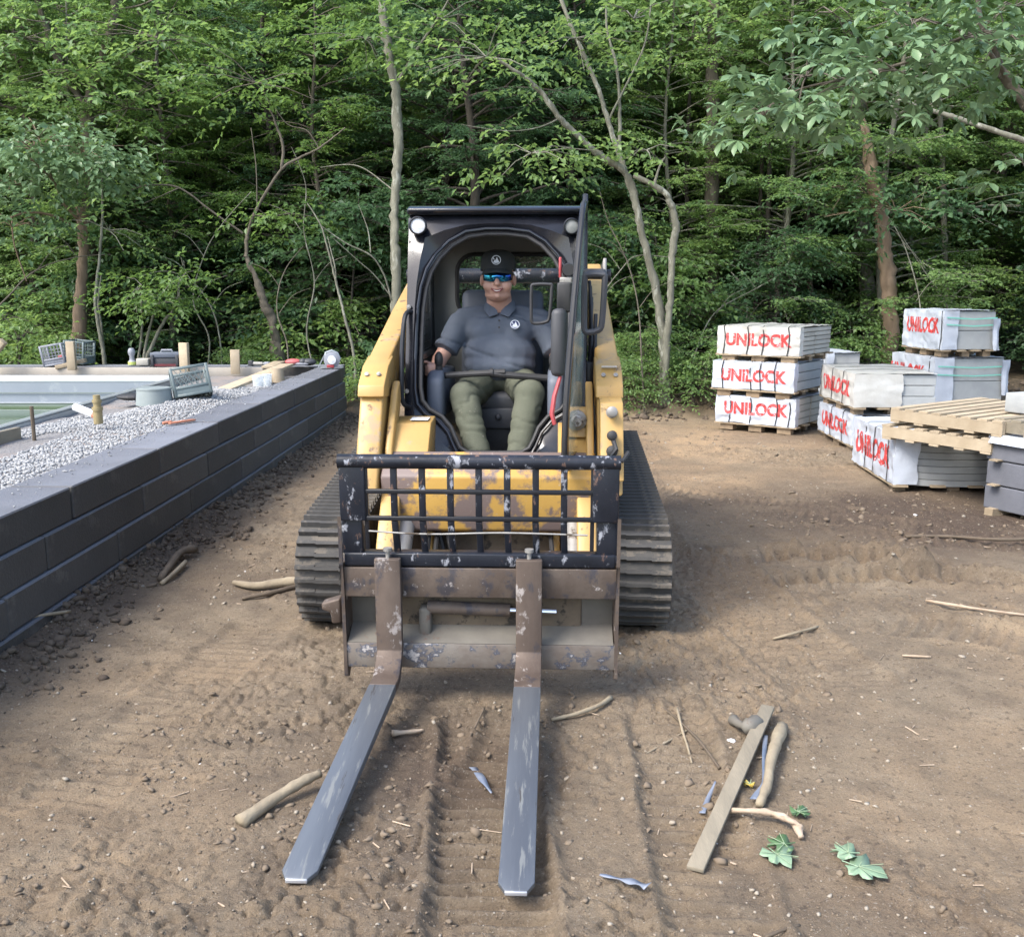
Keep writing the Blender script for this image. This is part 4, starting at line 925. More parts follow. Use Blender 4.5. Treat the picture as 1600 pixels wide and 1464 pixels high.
# black guard
fpart('guard_beam', 'black_scuffed', [(-HW + .01, HW - .01, -.06, .010, .590, .645)], .006)
b = MB(); vs = [fc(x, d, z) for x in (-HW + .012, HW - .012) for d, z in ((.010, .645), (.010, .652), (-.10, .70), (-.10, .69))]
b.add(vs, [(0, 1, 2, 3), (4, 7, 6, 5), (0, 4, 5, 1), (1, 5, 6, 2), (2, 6, 7, 3), (3, 7, 4, 0)])
b = MB(); b.tube([fc(-HW - .002, .0, 1.02), fc(HW + .002, .0, 1.02)], .029, 16); b.build('top_tube', 'black_scuffed', fr, smooth=True)
for sx in (-1, 1):
    a, c = (-.551, -.448) if sx < 0 else (.448, .551)
    fpart('guard_side', 'black_scuffed', [(a, c, -.02, .02, .78, 1.005)], .006)
    fpart('guard_post', 'black_scuffed', [(a + (.0 if sx < 0 else .02), c - (.02 if sx < 0 else .0), -.05, .0, .64, .782)], .004)
xb = [-.448 + .896 * k / 8 for k in range(9)]
for k, x in enumerate(xb):
    if k in (0, 8): fpart('guard_bar', 'black', [(x - .008, x + .008, -.01, .008, .66, 1.0)], .002)
    else:
        b = MB(); b.bar(fc(x, .0, 1.0), fc(x, .0, .775), .026, .02, (0, 1, 0)); b.bar(fc(x, .0, .778), fc(x + .004, -.03, .642), .026, .02, (0, 1, 0)); b.build('guard_bar', 'black_scuffed', fr, bevel=.003)
for zz in (.900, .790):
    b = MB(); b.bar(fc(-.45, .004, zz), fc(.45, .004, zz), .02, .018, (0, 0, 1)); b.build('guard_bar', 'black', fr, bevel=.003)
b = MB(); b.tube(catmull([fc(-.44, .012, .738), fc(-.2, .012, .727), (fc(.1, .012, .735)), fc(.43, .012, .728)], 0, 5)[0], .004, 6); b.build('guard_wire', 'grey_metal', fr, smooth=True)
# forks
def fork(sh_x, heel_x, tip_x, pin):
    W = .052
    s0 = fc(sh_x, .048, .635); s1 = fc(sh_x, .050, .25)
    heel = Vector((heel_x, -2.135, .165)); tip = Vector((tip_x, -3.262 - pin, .022))
    sec = []
    def ring_(c, nrm_, wd, th): sec.append([c + Vector((-wd, 0, 0)) + nrm_ * th / 2, c + Vector((wd, 0, 0)) + nrm_ * th / 2, c + Vector((wd, 0, 0)) - nrm_ * th / 2, c + Vector((-wd, 0, 0)) - nrm_ * th / 2])
    up = Vector((0, -1, 0)); d = (tip - heel).normalized(); un = Vector((0, d.z, -d.y)).normalized(); 
    if un.z < 0: un = -un
    ring_(s0, up, W, .034); ring_(s1, up, W, .036); ring_(s1.lerp(heel, .55) + Vector((0, .0, -.01)), (up + un * .35).normalized(), W, .042)
    ring_(heel, (up + un).normalized(), W, .050)
    for t_, th in ((.06, .040), (.5, .030), (.90, .016)): ring_(heel.lerp(tip, t_), un, W, th)
    b = MB(); vs = [v for s_ in sec[:4] for v in s_]
    def strip(ss, b, cap_=True):
        vs = [v for s_ in ss for v in s_]; m_ = len(ss)
        fs = [(i * 4 + k, i * 4 + (k + 1) % 4, (i + 1) * 4 + (k + 1) % 4, (i + 1) * 4 + k) for i in range(m_ - 1) for k in range(4)] + [(0, 3, 2, 1)] + ([tuple((m_ - 1) * 4 + k for k in range(4))] if cap_ else [])
        b.add(vs, fs)
    strip(sec[:5], b); f = b.build('fork', 'fork_shank', fr, bevel=.004)
    b = MB(); strip(sec[4:], b, False)
    # tapered toe with clipped corners
    base = sec[-1]; e = heel.lerp(tip, .975)
    q = [(-W, .90), (W, .90), (W, .965), (W * .62, .995), (-W * .62, .995), (-W, .965)]
    vs = []
    for sgn in (1, -1):
        for xx, t_ in q:
            th = .016; c = heel.lerp(tip, t_); vs.append(c + Vector((xx, 0, 0)) + un * sgn * th / 2)
    b.add(vs, [(0, 1, 2, 3, 4, 5), (11, 10, 9, 8, 7, 6)] + [(i, (i + 1) % 6, 6 + (i + 1) % 6, 6 + i) for i in range(1, 6)])
    bl = b.build('fork_blade', 'fork_steel', f, bevel=.002)
    bm = bmesh.new(); bm.from_mesh(bl.data); bmesh.ops.remove_doubles(bm, verts=bm.verts, dist=.0006); bmesh.ops.recalc_face_normals(bm, faces=bm.faces); bm.to_mesh(bl.data); bm.free()
    c0 = heel.lerp(tip, .9965); b = MB(); b.box(c0, (W * 1.22, .006, .013), (0, 0, 0)); b.build('toe_edge', 'fork_tip', f, bevel=.002)
    b = MB(); c = s0 + Vector((0, .01, 0)); b.tube([c, c + Vector((0, 0, .03))], .009, 10); b.tube([c + Vector((0, 0, .028)), c + Vector((0, 0, .04))], .018, 12); b.build('fork_pin', 'grey_metal', f, smooth=True)
fork(-.362, -.345, -.425, 0)
fork(.200, .213, .206, .035)
# hook-shaped coupler at the left end of the carriage
b = MB(); b.add([fc(-.575, -.02, .44), fc(-.655, -.03, .415), (fc(-.655, -.03, .385)), fc(-.62, -.03, .375), fc(-.615, -.03, .325), fc(-.575, -.03, .33), fc(-.575, -.09, .44), fc(-.655, -.09, .415), (fc(-.655, -.09, .385)), fc(-.62, -.09, .375), fc(-.615, -.09, .325), fc(-.575, -.09, .33)],
        [(0, 1, 2, 3, 4, 5), (11, 10, 9, 8, 7, 6)] + [(i, (i + 1) % 6, 6 + (i + 1) % 6, 6 + i) for i in range(6)]); b.build('coupler_hook', 'fork_shank', fr, bevel=.008)
b = MB(); b.box((0, -1.86, .44), (.86, .05, .34)); b.build('quick_attach_plate', 'belly', ld, bevel=.01)

# decals, weld bolts and fork-side hoses
for sx in (-1, 1):
    for k in range(4):
        b = MB(); b.lathe([(0, 0), (.010, 0), (.010, .006), (0, .007)], (sx * .60 if k % 2 else sx * .56, -1.06 - .05 * k, .99 - .085 * k), 8, (R(62), 0, 0)); b.build('bolt', 'grey_metal', ld)
b = MB(); b.box((.585, -.875, 1.293), (.075, .05, .003), (R(-24), 0, 0)); b.build('sticker', 'white', armR)
for k, (x0, x1) in enumerate(((-.30, -.24), (-.26, -.17), (.30, .36))):
    P, _ = catmull([(x0, -1.05, .50), (x0 + .02, -1.35, .40), (x1, -1.60, .36), (x1 + .03, -1.84, .38)], 0, 4); b = MB(); b.tube(P, .012, 7); b.build('hydraulic_hose', 'rubber_clean', ld, smooth=True)

# ================================================================== THE DRIVER
pr = empty('person', (-.07, 5.8, 0), LYAW, 'smiling person in slate polo shirt, dark cap and mirrored glasses seated in the cab', 'person')
def remeshed(b, name, mat, voxel, smooth=4, fn=None, parent=pr):
    me = b.mesh(name, [mat]); o = bpy.data.objects.new('tmp', me); C.objects.link(o)
    r = o.modifiers.new('r', 'REMESH'); r.mode = 'VOXEL'; r.voxel_size = voxel; r.use_smooth_shade = True
    s = o.modifiers.new('s', 'SMOOTH'); s.factor = .5; s.iterations = smooth
    me2 = bpy.data.meshes.new_from_object(o.evaluated_get(bpy.context.evaluated_depsgraph_get()))
    bpy.data.objects.remove(o); me2.name = name
    me2.materials.clear(); me2.materials.append(M[mat])
    if fn:
        N = np.empty(len(me2.vertices) * 3, np.float32); me2.vertices.foreach_get('normal', N); N = N.reshape(-1, 3)
        V = np.empty_like(N); v = V.ravel(); me2.vertices.foreach_get('co', v); V = v.reshape(-1, 3)
        V = V + N * fn(V)[:, None]; me2.vertices.foreach_set('co', V.astype(np.float32).ravel())
    me2.polygons.foreach_set('use_smooth', [True] * len(me2.polygons)); me2.update()
    return link(name, me2, None, parent)
HC = Vector((-.008, -.06, 1.735))
hipL, hipR = Vector((-.095, .02, 1.14)), Vector((.105, .02, 1.14))
knL, knR = Vector((-.175, -.44, 1.10)), Vector((.185, -.44, 1.115))
anL, anR = Vector((-.085, -.60, .775)), Vector((.125, -.60, .775))
shL_, shR_ = Vector((-.225, .03, 1.485)), Vector((.235, .03, 1.485))
elL, elR = Vector((-.345, -.07, 1.275)), Vector((.350, -.07, 1.27))
wrL, wrR = Vector((-.345, -.32, 1.235)), Vector((.325, -.33, 1.23))
def hand(b, w, sx):
    """palm closed round the joystick: four unequal bent fingers and a thumb"""
    c = w + Vector((-.002 * sx, -.075, .012))
    b.cap(w, c, .027, .036); b.ell(c, (.034, .045, .024))
    for k, (ln, dz) in enumerate(((.072, .022), (.078, .006), (.073, -.010), (.060, -.026))):
        p0 = c + Vector((-sx * .022, -.03, dz + .004)); p1 = p0 + Vector((sx * .012, -ln * .42, .0)); p2 = p1 + Vector((sx * .030, -ln * .16, -.004)); p3 = p2 + Vector((sx * .018, ln * .22, -.004))
        b.cap(p0, p1, .0105, .0095, 8); b.cap(p1, p2, .0095, .009, 8); b.cap(p2, p3, .009, .008, 8)
    p0 = c + Vector((sx * .018, .01, .02)); p1 = p0 + Vector((sx * .022, -.030, .018)); p2 = p1 + Vector((sx * .004, -.028, .004)); b.cap(p0, p1, .014, .011, 8); b.cap(p1, p2, .011, .0095, 8)
# continuous body
b = MB()
b.ell(HC + Vector((0, .015, .035)), (.088, .10, .105)); b.ell(HC + Vector((0, -.026, -.045)), (.080, .070, .078)); b.ell(HC + Vector((0, -.052, -.095)), (.050, .040, .034))
b.ell(HC + Vector((-.048, -.060, -.040)), (.036, .032, .034)); b.ell(HC + Vector((.048, -.060, -.040)), (.036, .032, .034)); b.ell(HC + Vector((0, -.02, -.09)), (.076, .060, .040))
b.cap(HC + Vector((0, -.085, .015)), HC + Vector((0, -.112, -.028)), .010, .0165, 10); b.ell(HC + Vector((-.014, -.098, -.03)), .010); b.ell(HC + Vector((.014, -.098, -.03)), .010)
b.ell(HC + Vector((0, -.092, -.056)), (.032, .014, .008)); b.ell(HC + Vector((0, -.092, -.076)), (.027, .013, .009)); b.ell(HC + Vector((0, -.088, -.098)), (.024, .018, .016))
for sx in (-1, 1): b.ell(HC + Vector((sx * .093, .018, -.012)), (.013, .022, .034))
b.cap(HC + Vector((0, .02, -.06)), Vector((0, .03, 1.53)), .070, .078)
b.ell((0, .03, 1.40), (.185, .10, .12)); b.ell((0, .0, 1.27), (.165, .13, .12)); b.ell((0, .02, 1.15), (.17, .13, .09))
for s_, e, w_, sx in ((shL_, elL, wrL, -1), (shR_, elR, wrR, 1)):
    b.cap((0, .035, 1.485), s_ + Vector((0, 0, -.012)), .058, .048); b.cap(s_ + Vector((0, 0, -.012)), e, .046, .045); b.cap(e, w_, .046, .030); hand(b, w_, sx)
for h_, k_, a_ in ((hipL, knL, anL), (hipR, knR, anR)): b.cap(h_, k_, .085, .062); b.cap(k_, a_, .058, .04); b.cap(a_, a_ + Vector((0, -.10, -.05)), .036, .03)
remeshed(b, 'body', 'skin', .0065, 3)
# shirt: torso and half sleeves
def folds(V, amp, f1, f2):
    x, y, z = V[:, 0], V[:, 1], V[:, 2]
    wv = np.abs(fbm(x * f1 + z * f2 + 11, z * f1 * 1.8 + y * 4, 3) * 2 - 1)
    return -amp * np.exp(-(wv / .10) ** 2) + amp * 1.0 * (fbm(x * 9 + y * 6, z * 12, 2) - .5)
b = MB(); b.ell((0, .02, 1.44), (.225, .140, .135)); b.ell((0, -.025, 1.31), (.215, .172, .13)); b.ell((0, -.045, 1.245), (.212, .180, .095)); b.ell((-.0, -.02, 1.195), (.205, .165, .055)); b.ell((-.075, -.045, 1.42), (.10, .08, .075)); b.ell((.075, -.045, 1.42), (.10, .08, .075))
b.cap((-.05, .03, 1.535), (-.215, .03, 1.49), .062, .078); b.cap((.05, .03, 1.535), (.225, .03, 1.49), .062, .078)
for s_, e, sx in ((shL_, elL, -1), (shR_, elR, 1)):
    t = s_.lerp(e, .62); b.cap(s_, t, .078, .066); d = (e - s_).normalized(); b.tube([s_, t, t + d * .035], [.078, .070, .078], 16)
remeshed(b, 'shirt', 'shirt', .010, 3, lambda V: folds(V, .011, 2.2, 6.0))
b = MB()  # collar, placket, buttons
for sx in (-1, 1):
    P = [Vector((sx * .008, -.098, 1.535)), Vector((sx * .055, -.118, 1.520)), Vector((sx * .092, -.060, 1.565)), Vector((sx * .085, .03, 1.60)), Vector((0, .10, 1.615)), Vector((0, .085, 1.64)), Vector((sx * .062, .03, 1.635)), Vector((sx * .058, -.04, 1.60)), Vector((sx * .012, -.085, 1.555))]
    c_ = Vector((sx * .05, -.02, 1.58))
    P2 = [p + Vector((0, .012, -.006)) for p in P]; b.add(P + P2, [(0, 1, 8), (1, 7, 8), (1, 2, 7), (2, 6, 7), (2, 3, 6), (3, 5, 6), (3, 4, 5)] + [(17, 10, 9), (17, 16, 10), (16, 11, 10), (16, 15, 11), (15, 12, 11), (15, 14, 12), (14, 13, 12)] + [(i, 9 + i, 9 + (i + 1) % 9, (i + 1) % 9) for i in range(9)])
b.build('collar', 'shirt', pr, smooth=True)
b = MB()
for z_ in (1.50, 1.462): b.lathe([(0, -.004), (.0065, -.003), (.0065, .003), (0, .003)], (0.003, -.138 - (1.5 - z_) * .35, z_), 10, (R(90), 0, 0))
b.build('button', 'interior', pr)
# trousers
b = MB(); b.ell((0, .01, 1.155), (.195, .16, .085))
for h_, k_, a_, sx in ((hipL, knL, anL, -1), (hipR, knR, anR, 1)):
    b.cap(h_, h_.lerp(k_, .5), .108, .100); b.cap(h_.lerp(k_, .5), k_, .100, .084); b.cap(k_, k_.lerp(a_, .35), .080, .078); b.cap(k_.lerp(a_, .35), a_ + Vector((0, .0, .02)), .078, .068)
remeshed(b, 'trousers', 'pants', .010, 3, lambda V: folds(V, .0065, 6.0, 2.0))
for a_ in (anL, anR):
    b = MB(); c_ = a_ + Vector((0, -.02, -.055)); b.ell(c_, (.050, .06, .045)); b.ell(c_ + Vector((0, -.08, -.012)), (.047, .085, .032)); b.cap(a_ + Vector((0, .01, .02)), c_, .045, .048); o = remeshed(b, 'boot', 'boot', .009, 2)
# head wear
cc = HC + Vector((0, .012, .055))
b = MB(); pf_ = []
for z_, r_ in ((-.012, 1.0), (.02, 1.0), (.05, .97), (.075, .88), (.092, .70), (.102, .42), (.105, .0)): pf_.append((r_, z_))
b.lathe([(r_ * .101, z_) for r_, z_ in pf_], cc, 24); cp_ = b.build('cap', 'cap', pr, smooth='all')
for v in cp_.data.vertices: v.co.y = cc.y + (v.co.y - cc.y) * 1.13; v.co.z += -.10 * (v.co.y - cc.y) * .6
b = MB(); vs = []; 
for i in range(11):
    a_ = math.pi * (i / 10); x_ = -.082 * math.cos(a_)
    vs += [cc + Vector((x_, -.075 * math.sin(a_) - .025, .004)), cc + Vector((x_ * 1.02, -.145 * math.sin(a_) ** .8 - .03, -.006 - .012 * math.sin(a_) + .02 * abs(x_ / .08) ** 2 * -1))]
n_ = len(vs); vs2 = [v - Vector((0, 0, .006)) for v in vs]
b.add(vs + vs2, [(2 * i, 2 * i + 1, 2 * i + 3, 2 * i + 2) for i in range(10)] + [(n_ + 2 * i + 2, n_ + 2 * i + 3, n_ + 2 * i + 1, n_ + 2 * i) for i in range(10)] + [(2 * i + 1, n_ + 2 * i + 1, n_ + 2 * i + 3, 2 * i + 3) for i in range(10)]); b.build('brim', 'cap', cp_, smooth='all')
def emblem(par, c, r_, normal, wmat='whiteprint', nmat='navy'):
    """round badge: ring, dark field, white peak and strokes"""
    nn = Vector(normal).normalized(); u = Vector((1, 0, 0)); u = (u - nn * u.dot(nn)).normalized(); v = nn.cross(u); 
    if v.z < 0: v = -v
    def pt(a, bb, h=0): return Vector(c) + u * a * r_ + v * bb * r_ + nn * h
    k = 24; b = MB(); b.add([pt(math.cos(6.2832 * i / k), math.sin(6.2832 * i / k), .001) for i in range(k)], [tuple(range(k))]); d0 = b.build('badge', nmat, par)
    b = MB(); vs = [pt(math.cos(6.2832 * i / k) * q, math.sin(6.2832 * i / k) * q, .002) for q in (.98, .84) for i in range(k)]; b.add(vs, [(i, (i + 1) % k, k + (i + 1) % k, k + i) for i in range(k)])
    b.add([pt(*q, .0022) for q in ((-.62, -.52), (-.30, .10), (-.18, -.10), (.12, .62), (.66, -.52), (.30, -.62), (-.2, -.66))], [tuple(range(7))])
    b.add([pt(*q, .0022) for q in ((-.66, .12), (-.52, .12), (-.52, .55), (-.66, .48))], [(0, 1, 2, 3)]); b.add([pt(*q, .0022) for q in ((-.66, .12), (-.30, .12), (-.34, .24), (-.66, .24))], [(0, 1, 2, 3)])
    b.build('badge_mark', wmat, par if par is not pr else pr)
emblem(cp_, cc + Vector((-.004, -.1155, .045)), .027, (0, -1, .22), 'whiteprint', 'cap')
emblem(pr, Vector((.092, -.142, 1.478)), .027, (.12, -1, .42))
# mirrored wraparound glasses
b = MB(); vs = []; m_ = 14
gcl = HC + Vector((0, -.005, .012))
for i in range(m_ + 1):
    a_ = R(-62 + 124 * i / m_); rr_ = .094; dip = .010 * math.exp(-(a_ / .16) ** 2)
    top = .024; bot = -.032 + dip + .008 * abs(a_) ** 2
    for zz in (top, (top + bot) / 2, bot): vs.append(gcl + Vector((math.sin(a_) * rr_ * .96, -math.cos(a_) * (rr_ + .002 * (zz == (top + bot) / 2)) - .008, zz)))
b.add(vs, [(3 * i + j, 3 * i + 3 + j, 3 * i + 4 + j, 3 * i + 1 + j) for i in range(m_) for j in (0, 1)]); gl = b.build('sunglasses', 'mirror', pr, smooth='all')
so_ = gl.modifiers.new('s', 'SOLIDIFY'); so_.thickness = .003
b = MB(); b.tube([Vector(vs[3 * i]) + Vector((0, -.001, .001)) for i in range(m_ + 1)], .0025, 6); 
for i, sx in ((0, -1), (m_, 1)): b.bar(Vector(vs[3 * i]), HC + Vector((sx * .094, .03, .018)), .003, .009)
b.build('frame', 'rubber_clean', gl)
b = MB(); vs = []
for i in range(9):
    t = i / 8 * 2 - 1; x_ = t * .033; zc = -.068 + .012 * t * t; hh = .0055 * (1 - t * t) + .0006; y_ = -.1100 + .012 * t * t
    vs += [HC + Vector((x_, y_, zc + hh * .7)), HC + Vector((x_, y_, zc - hh))]
b.add(vs, [(2 * i, 2 * i + 1, 2 * i + 3, 2 * i + 2) for i in range(8)]); b.build('mouth', 'teeth', pr)
b = MB(); b.tube([v + Vector((0, -.001, .001)) for v in vs[0::2]], .0028, 6); b.tube([v + Vector((0, -.001, -.001)) for v in vs[1::2]], .0034, 6); b.build('lips', 'lips', pr, smooth='all')
b = MB()
for sx in (-1, 1): b.ell(HC + Vector((sx * .078, .035, .012)), (.012, .05, .035))
b.ell(HC + Vector((0, .055, .0)), (.075, .06, .06)); b.build('hair', 'hair', pr, smooth='all')

# ================================================================== WRAPPED PAVER BUNDLES
def wrk(y, z, s=0.):
    return (fbm(np.asarray(y) * 7 + s, np.asarray(z) * 9 + s * 1.7, 3) - .5) * .060 + (fbm(np.asarray(y) * 3 + np.asarray(z) * 6 + s, np.asarray(z) * 2, 2) - .5) * .022
def bundle(c, e2, w, d, z0, h, label, nl=6, nc=2, pav='paver_tan', wrapm='wrap', text=True, tsize=.17, straps=(.15, .5, .68, .93), strapm='strapb', pallet=.09, over=.0, sag=0., group='wrapped bundles of concrete pavers', txt='UNILOCK', tz=.5, side_straps=False, seed=1., hood=.0, ty=.5):
    """c: near corner on the ground plan; local x runs along the bare end face, local y along the printed face"""
    e2 = Vector((e2[0], e2[1], 0)).normalized()
    r = empty('paver_bundle', (c[0], c[1], z0), math.atan2(e2.y, e2.x), label, 'paver bundle', group)
    if pallet:
        pb_ = MB(); pb_.box((0, 0, 0), (.10, .16, pallet - .02)); pme = pb_.mesh('pallet_block', ['wood_old'])
        for yy in (.13, w * .5, w - .12):
            for xx in (.06, d * .5, d - .06): link('pallet_block', pme, None, r, (xx, yy, (pallet - .02) / 2), (0, 0, random.uniform(-.1, .1)))
        db = MB(); db.box((0, 0, 0), (.12, w + .06, .018)); dme = db.mesh('deck_board', ['wood_pallet'])
        for k in range(4): link('deck_board', dme, None, r, (.04 + (d - .08) * k / 3, w / 2, pallet - .010))
    lh = (h) / nl; sb = MB()
    if sag:
        n = 12; P = [(d / nc * i / n, 0) for i in range(n + 1)]
        top = [(x, lh * .47 - sag * math.sin(math.pi * x / (d / nc)) ) for x, _ in P]; bot = [(x, -lh * .47 - sag * math.sin(math.pi * x / (d / nc))) for x, _ in P][::-1]
        sb.prism([(x - d / nc / 2, z) for x, z in top + bot], 'y', -w / 2 + .01, w / 2 - .01)
    else: sb.box((0, 0, 0), (d / nc - .006, w - .02, lh - .007))
    sme = sb.mesh('slab', [pav])
    for k in range(nl):
        for j in range(nc):
            o = link('slab', sme, None, r, (d / nc * (j + .5) + random.uniform(-.004, .004), w / 2 + random.uniform(-.008, .008), pallet + lh * (k + .5)))
            bv = o.modifiers.new('b', 'BEVEL'); bv.width = .004; bv.segments = 1
    # plastic wrap: face sheet, top sheet, small lap on the end face
    ny, nz = 44, 20
    Y, Z = np.meshgrid(np.linspace(-.012, w + .012, ny), np.linspace(0, 1, nz)); zz = pallet + .004 + Z * (h + .004)
    rag = .03 * fbm(Y * 9 + seed, Y * 0 + seed, 2); zz = np.where(Z < .05, zz - rag + .01, zz)
    X = -.010 - np.abs(wrk(Y, zz, seed)) - .006
    V = np.stack([X.ravel(), Y.ravel(), zz.ravel()], 1); I = np.arange(ny * nz).reshape(nz, ny)
    Fq = [np.stack([I[:-1, :-1].ravel(), I[1:, :-1].ravel(), I[1:, 1:].ravel(), I[:-1, 1:].ravel()], 1)]
    # top
    tx = np.linspace(-.012, d * (1 if not hood else 1), 12); Y2, X2 = np.meshgrid(np.linspace(-.012, w + .012, ny), tx)
    z2 = pallet + h + .008 + np.abs(wrk(X2, Y2, seed + 3)) * .6; z2[0] = pallet + .004 + h + .004
    X2[0] = X[-1]; V2 = np.stack([X2.ravel(), Y2.ravel(), z2.ravel()], 1); I2 = np.arange(ny * 12).reshape(12, ny) + len(V)
    Fq.append(np.stack([I2[:-1, :-1].ravel(), I2[:-1, 1:].ravel(), I2[1:, 1:].ravel(), I2[1:, :-1].ravel()], 1))
    # lap on the end face
    lap = .07 + over; x3 = np.linspace(-.012, lap, 9); Z3, X3 = np.meshgrid(np.linspace(0, 1, nz), x3); X3 = X3 + (X3 > 0) * .03 * (fbm(Z3 * 5 + seed, X3 * 0, 2) - .5) * (1 + 3 * over)
    z3 = pallet + .004 + Z3 * (h + .004); y3 = -.014 - np.abs(wrk(X3, z3, seed + 5)) * .5
    y3[0] = Y[:, 0]; X3[0] = X[:, 0]; z3[0] = zz[:, 0]
    V3 = np.stack([X3.ravel(), y3.ravel(), z3.ravel()], 1); I3 = np.arange(9 * nz).reshape(9, nz) + len(V) + len(V2)
    Fq.append(np.stack([I3[:-1, :-1].ravel(), I3[:-1, 1:].ravel(), I3[1:, 1:].ravel(), I3[1:, :-1].ravel()], 1))
    wme = npmesh('plastic_wrap', np.concatenate([V, V2, V3]), np.concatenate(Fq), None, True, [wrapm]); wo = link('plastic_wrap', wme, None, r)
    if text:
        tm = text_mesh(txt, tsize * 1.12, 0.0, tsize * .045, 0, .98); n = len(tm.vertices); co = np.empty(n * 3, np.float32); tm.vertices.foreach_get('co', co); co = co.reshape(-1, 3)
        ex = co[:, 0].max() - co[:, 0].min(); sc_ = min(1.0, w * .82 / ex)
        bm = bmesh.new(); bm.from_mesh(tm)
        for _ in range(2): bmesh.ops.subdivide_edges(bm, edges=[e for e in bm.edges if e.calc_length() > .02], cuts=1)
        bmesh.ops.triangulate(bm, faces=bm.faces); bm.to_mesh(tm); bm.free()
        n = len(tm.vertices); co = np.empty(n * 3, np.float32); tm.vertices.foreach_get('co', co); co = co.reshape(-1, 3)
        yy = w * ty - co[:, 0] * sc_; z_ = pallet + h * tz + co[:, 1]
        # creases swallow slivers of the print
        z_ = z_ + .012 * (fbm(yy * 6 + seed, z_ * 3, 2) - .5)
        xx = -.010 - np.abs(wrk(yy, z_, seed)) - .0095
        tm.vertices.foreach_set('co', np.stack([xx, yy, z_], 1).astype(np.float32).ravel()); tm.update(); tm.materials.append(M['redprint']); link('lettering', tm, None, wo)
    for s in straps:
        b = MB(); y_ = w * s; P = [(-.030, .0)] + [(-.030 - .0, h * q) for q in (.3, .7)] + [(-.026, h + .004), (0, h + .022), (d * .5, h + .026), (d, h + .016)]
        for i in range(len(P) - 1): b.bar((P[i][0], y_ + .012 * math.sin(i * 2 + seed), pallet + P[i][1]), (P[i + 1][0], y_ + .012 * math.sin(i * 2 + 2 + seed), pallet + P[i + 1][1]), .012, .003, (1, 0, .01) if i < 3 else (0, 0, 1))
        b.build('strap', strapm, r)
    if side_straps:
        for zf in (.62, .80):
            b = MB(); zt = pallet + h * zf
            b.bar((d * .02, -.026, zt + .02), (d * .55, -.024, zt), .003, .016); b.bar((d * .55, -.024, zt), (d * 1.0, -.024, zt + .015), .003, .016)
            b.bar((d + .004, 0, zt), (d + .004, w, zt), .003, .016); b.build('strap', 'strapg', r)
    return r
A = (3.20, 11.07); eA = (.6, .8); kw = dict(nl=6, nc=2)
bundle(A, eA, .95, 1.0, 0.02, .31, 'lowest of the three red printed wrapped paver bundles stacked left of the others', nl=4, seed=1.3, tz=.55, straps=(.22, .55, .82, .06))
bundle((3.16, 11.05), eA, .97, .95, .42, .31, 'middle bundle of the leftmost stack of white wrapped pavers, grey end showing', nl=3, nc=1, pav='paver_grey', seed=4.1, straps=(.22, .40, .52, .88), tz=.5)
bundle((3.21, 11.08), eA, .97, 1.02, .82, .31, 'topmost bundle of the leftmost stack, buff paver edges showing in six layers', nl=6, nc=2, seed=7.7, wrapm='wrap_tan', straps=(.12, .43, .62, .92), tz=.52)
bundle((4.15, 13.0), (1, .1), .8, .45, 0.0, .72, 'small bundle under cloudy clear film half hidden behind the leftmost stack', nl=3, nc=1, pav='paver_grey', text=False, straps=(), seed=2.2)
bundle((3.47, 9.92), (.999, -.03), 1.2, .85, .0, .30, 'low red printed bundle below the pale slab bundle, left of the corrugated one', nl=4, nc=1, pav='paver_grey', seed=5.5, tsize=.19, straps=(.25, .6), tz=.5)
bundle((3.47, 9.92), (.999, -.03), 1.2, .80, .39, .33, 'bundle of pale smooth slabs with torn white wrap resting on a low bundle', nl=3, nc=2, pav='paver_grey', seed=9.5, tsize=.19, straps=(.3, .62, .97), over=.38, wrapm='wrap_tan', tz=.5)
bundle((3.20, 8.08), (.998, -.06), 1.2, 1.0, -.03, .40, 'nearest white wrapped bundle with curved ribbed slab ends under the loose wooden pallets', nl=7, nc=1, pav='paver_grey', seed=3.3, tsize=.23, straps=(.12, .45, .66), sag=.022, tz=.5, over=.10)
bundle((5.36, 12.5), (.995, .1), 1.1, .92, .11, .58, 'large grey paver cube with green straps at the right rear, lower of two', nl=2, nc=1, pav='paver_grey', seed=6.1, tsize=.24, straps=(.1,), side_straps=True, over=.16, ty=.62, tz=.62)
bundle((5.43, 12.5), (.995, .1), 1.0, .68, .80, .48, 'topmost grey cube with green straps standing on the lower one by the woods', nl=2, nc=1, pav='paver_grey', seed=8.4, tsize=.23, straps=(.02,), side_straps=True, over=.10, tz=.6)
b = MB(); b.box((0, 0, 0), (1.3, 1.2, .11)); o = b.build('timber_bearer', 'wood_old', loc=(5.9, 13.1, .055), rot=(0, 0, .1), bevel=.01); tag(o, 'brown timber bearer on the ground beneath the large grey paver cube', 'timber')
# torn flaps of wrap hanging at the right rear cubes
def flap(c, w_, h_, ang, label):
    ny, nz = 10, 16; U, V_ = np.meshgrid(np.linspace(0, 1, ny), np.linspace(0, 1, nz)); x = U * w_ * (1 - .35 * V_) + V_ * .05; z = -V_ * h_; y = .03 * np.sin(U * 7 + V_ * 3) * V_ + .02 * fbm(U * 4, V_ * 5, 2)
    I = np.arange(ny * nz).reshape(nz, ny); me = npmesh('plastic_flap', np.stack([x.ravel(), y.ravel(), z.ravel()], 1), np.stack([I[:-1, :-1].ravel(), I[1:, :-1].ravel(), I[1:, 1:].ravel(), I[:-1, 1:].ravel()], 1), None, True, ['wrap'])
    o = link('plastic_flap', me, None, None, c, (0, 0, ang)); tag(o, label, 'plastic sheet')
flap((6.05, 12.50, 1.28), .14, .40, .5, 'loose white plastic flap hanging from the topmost green strapped cube')
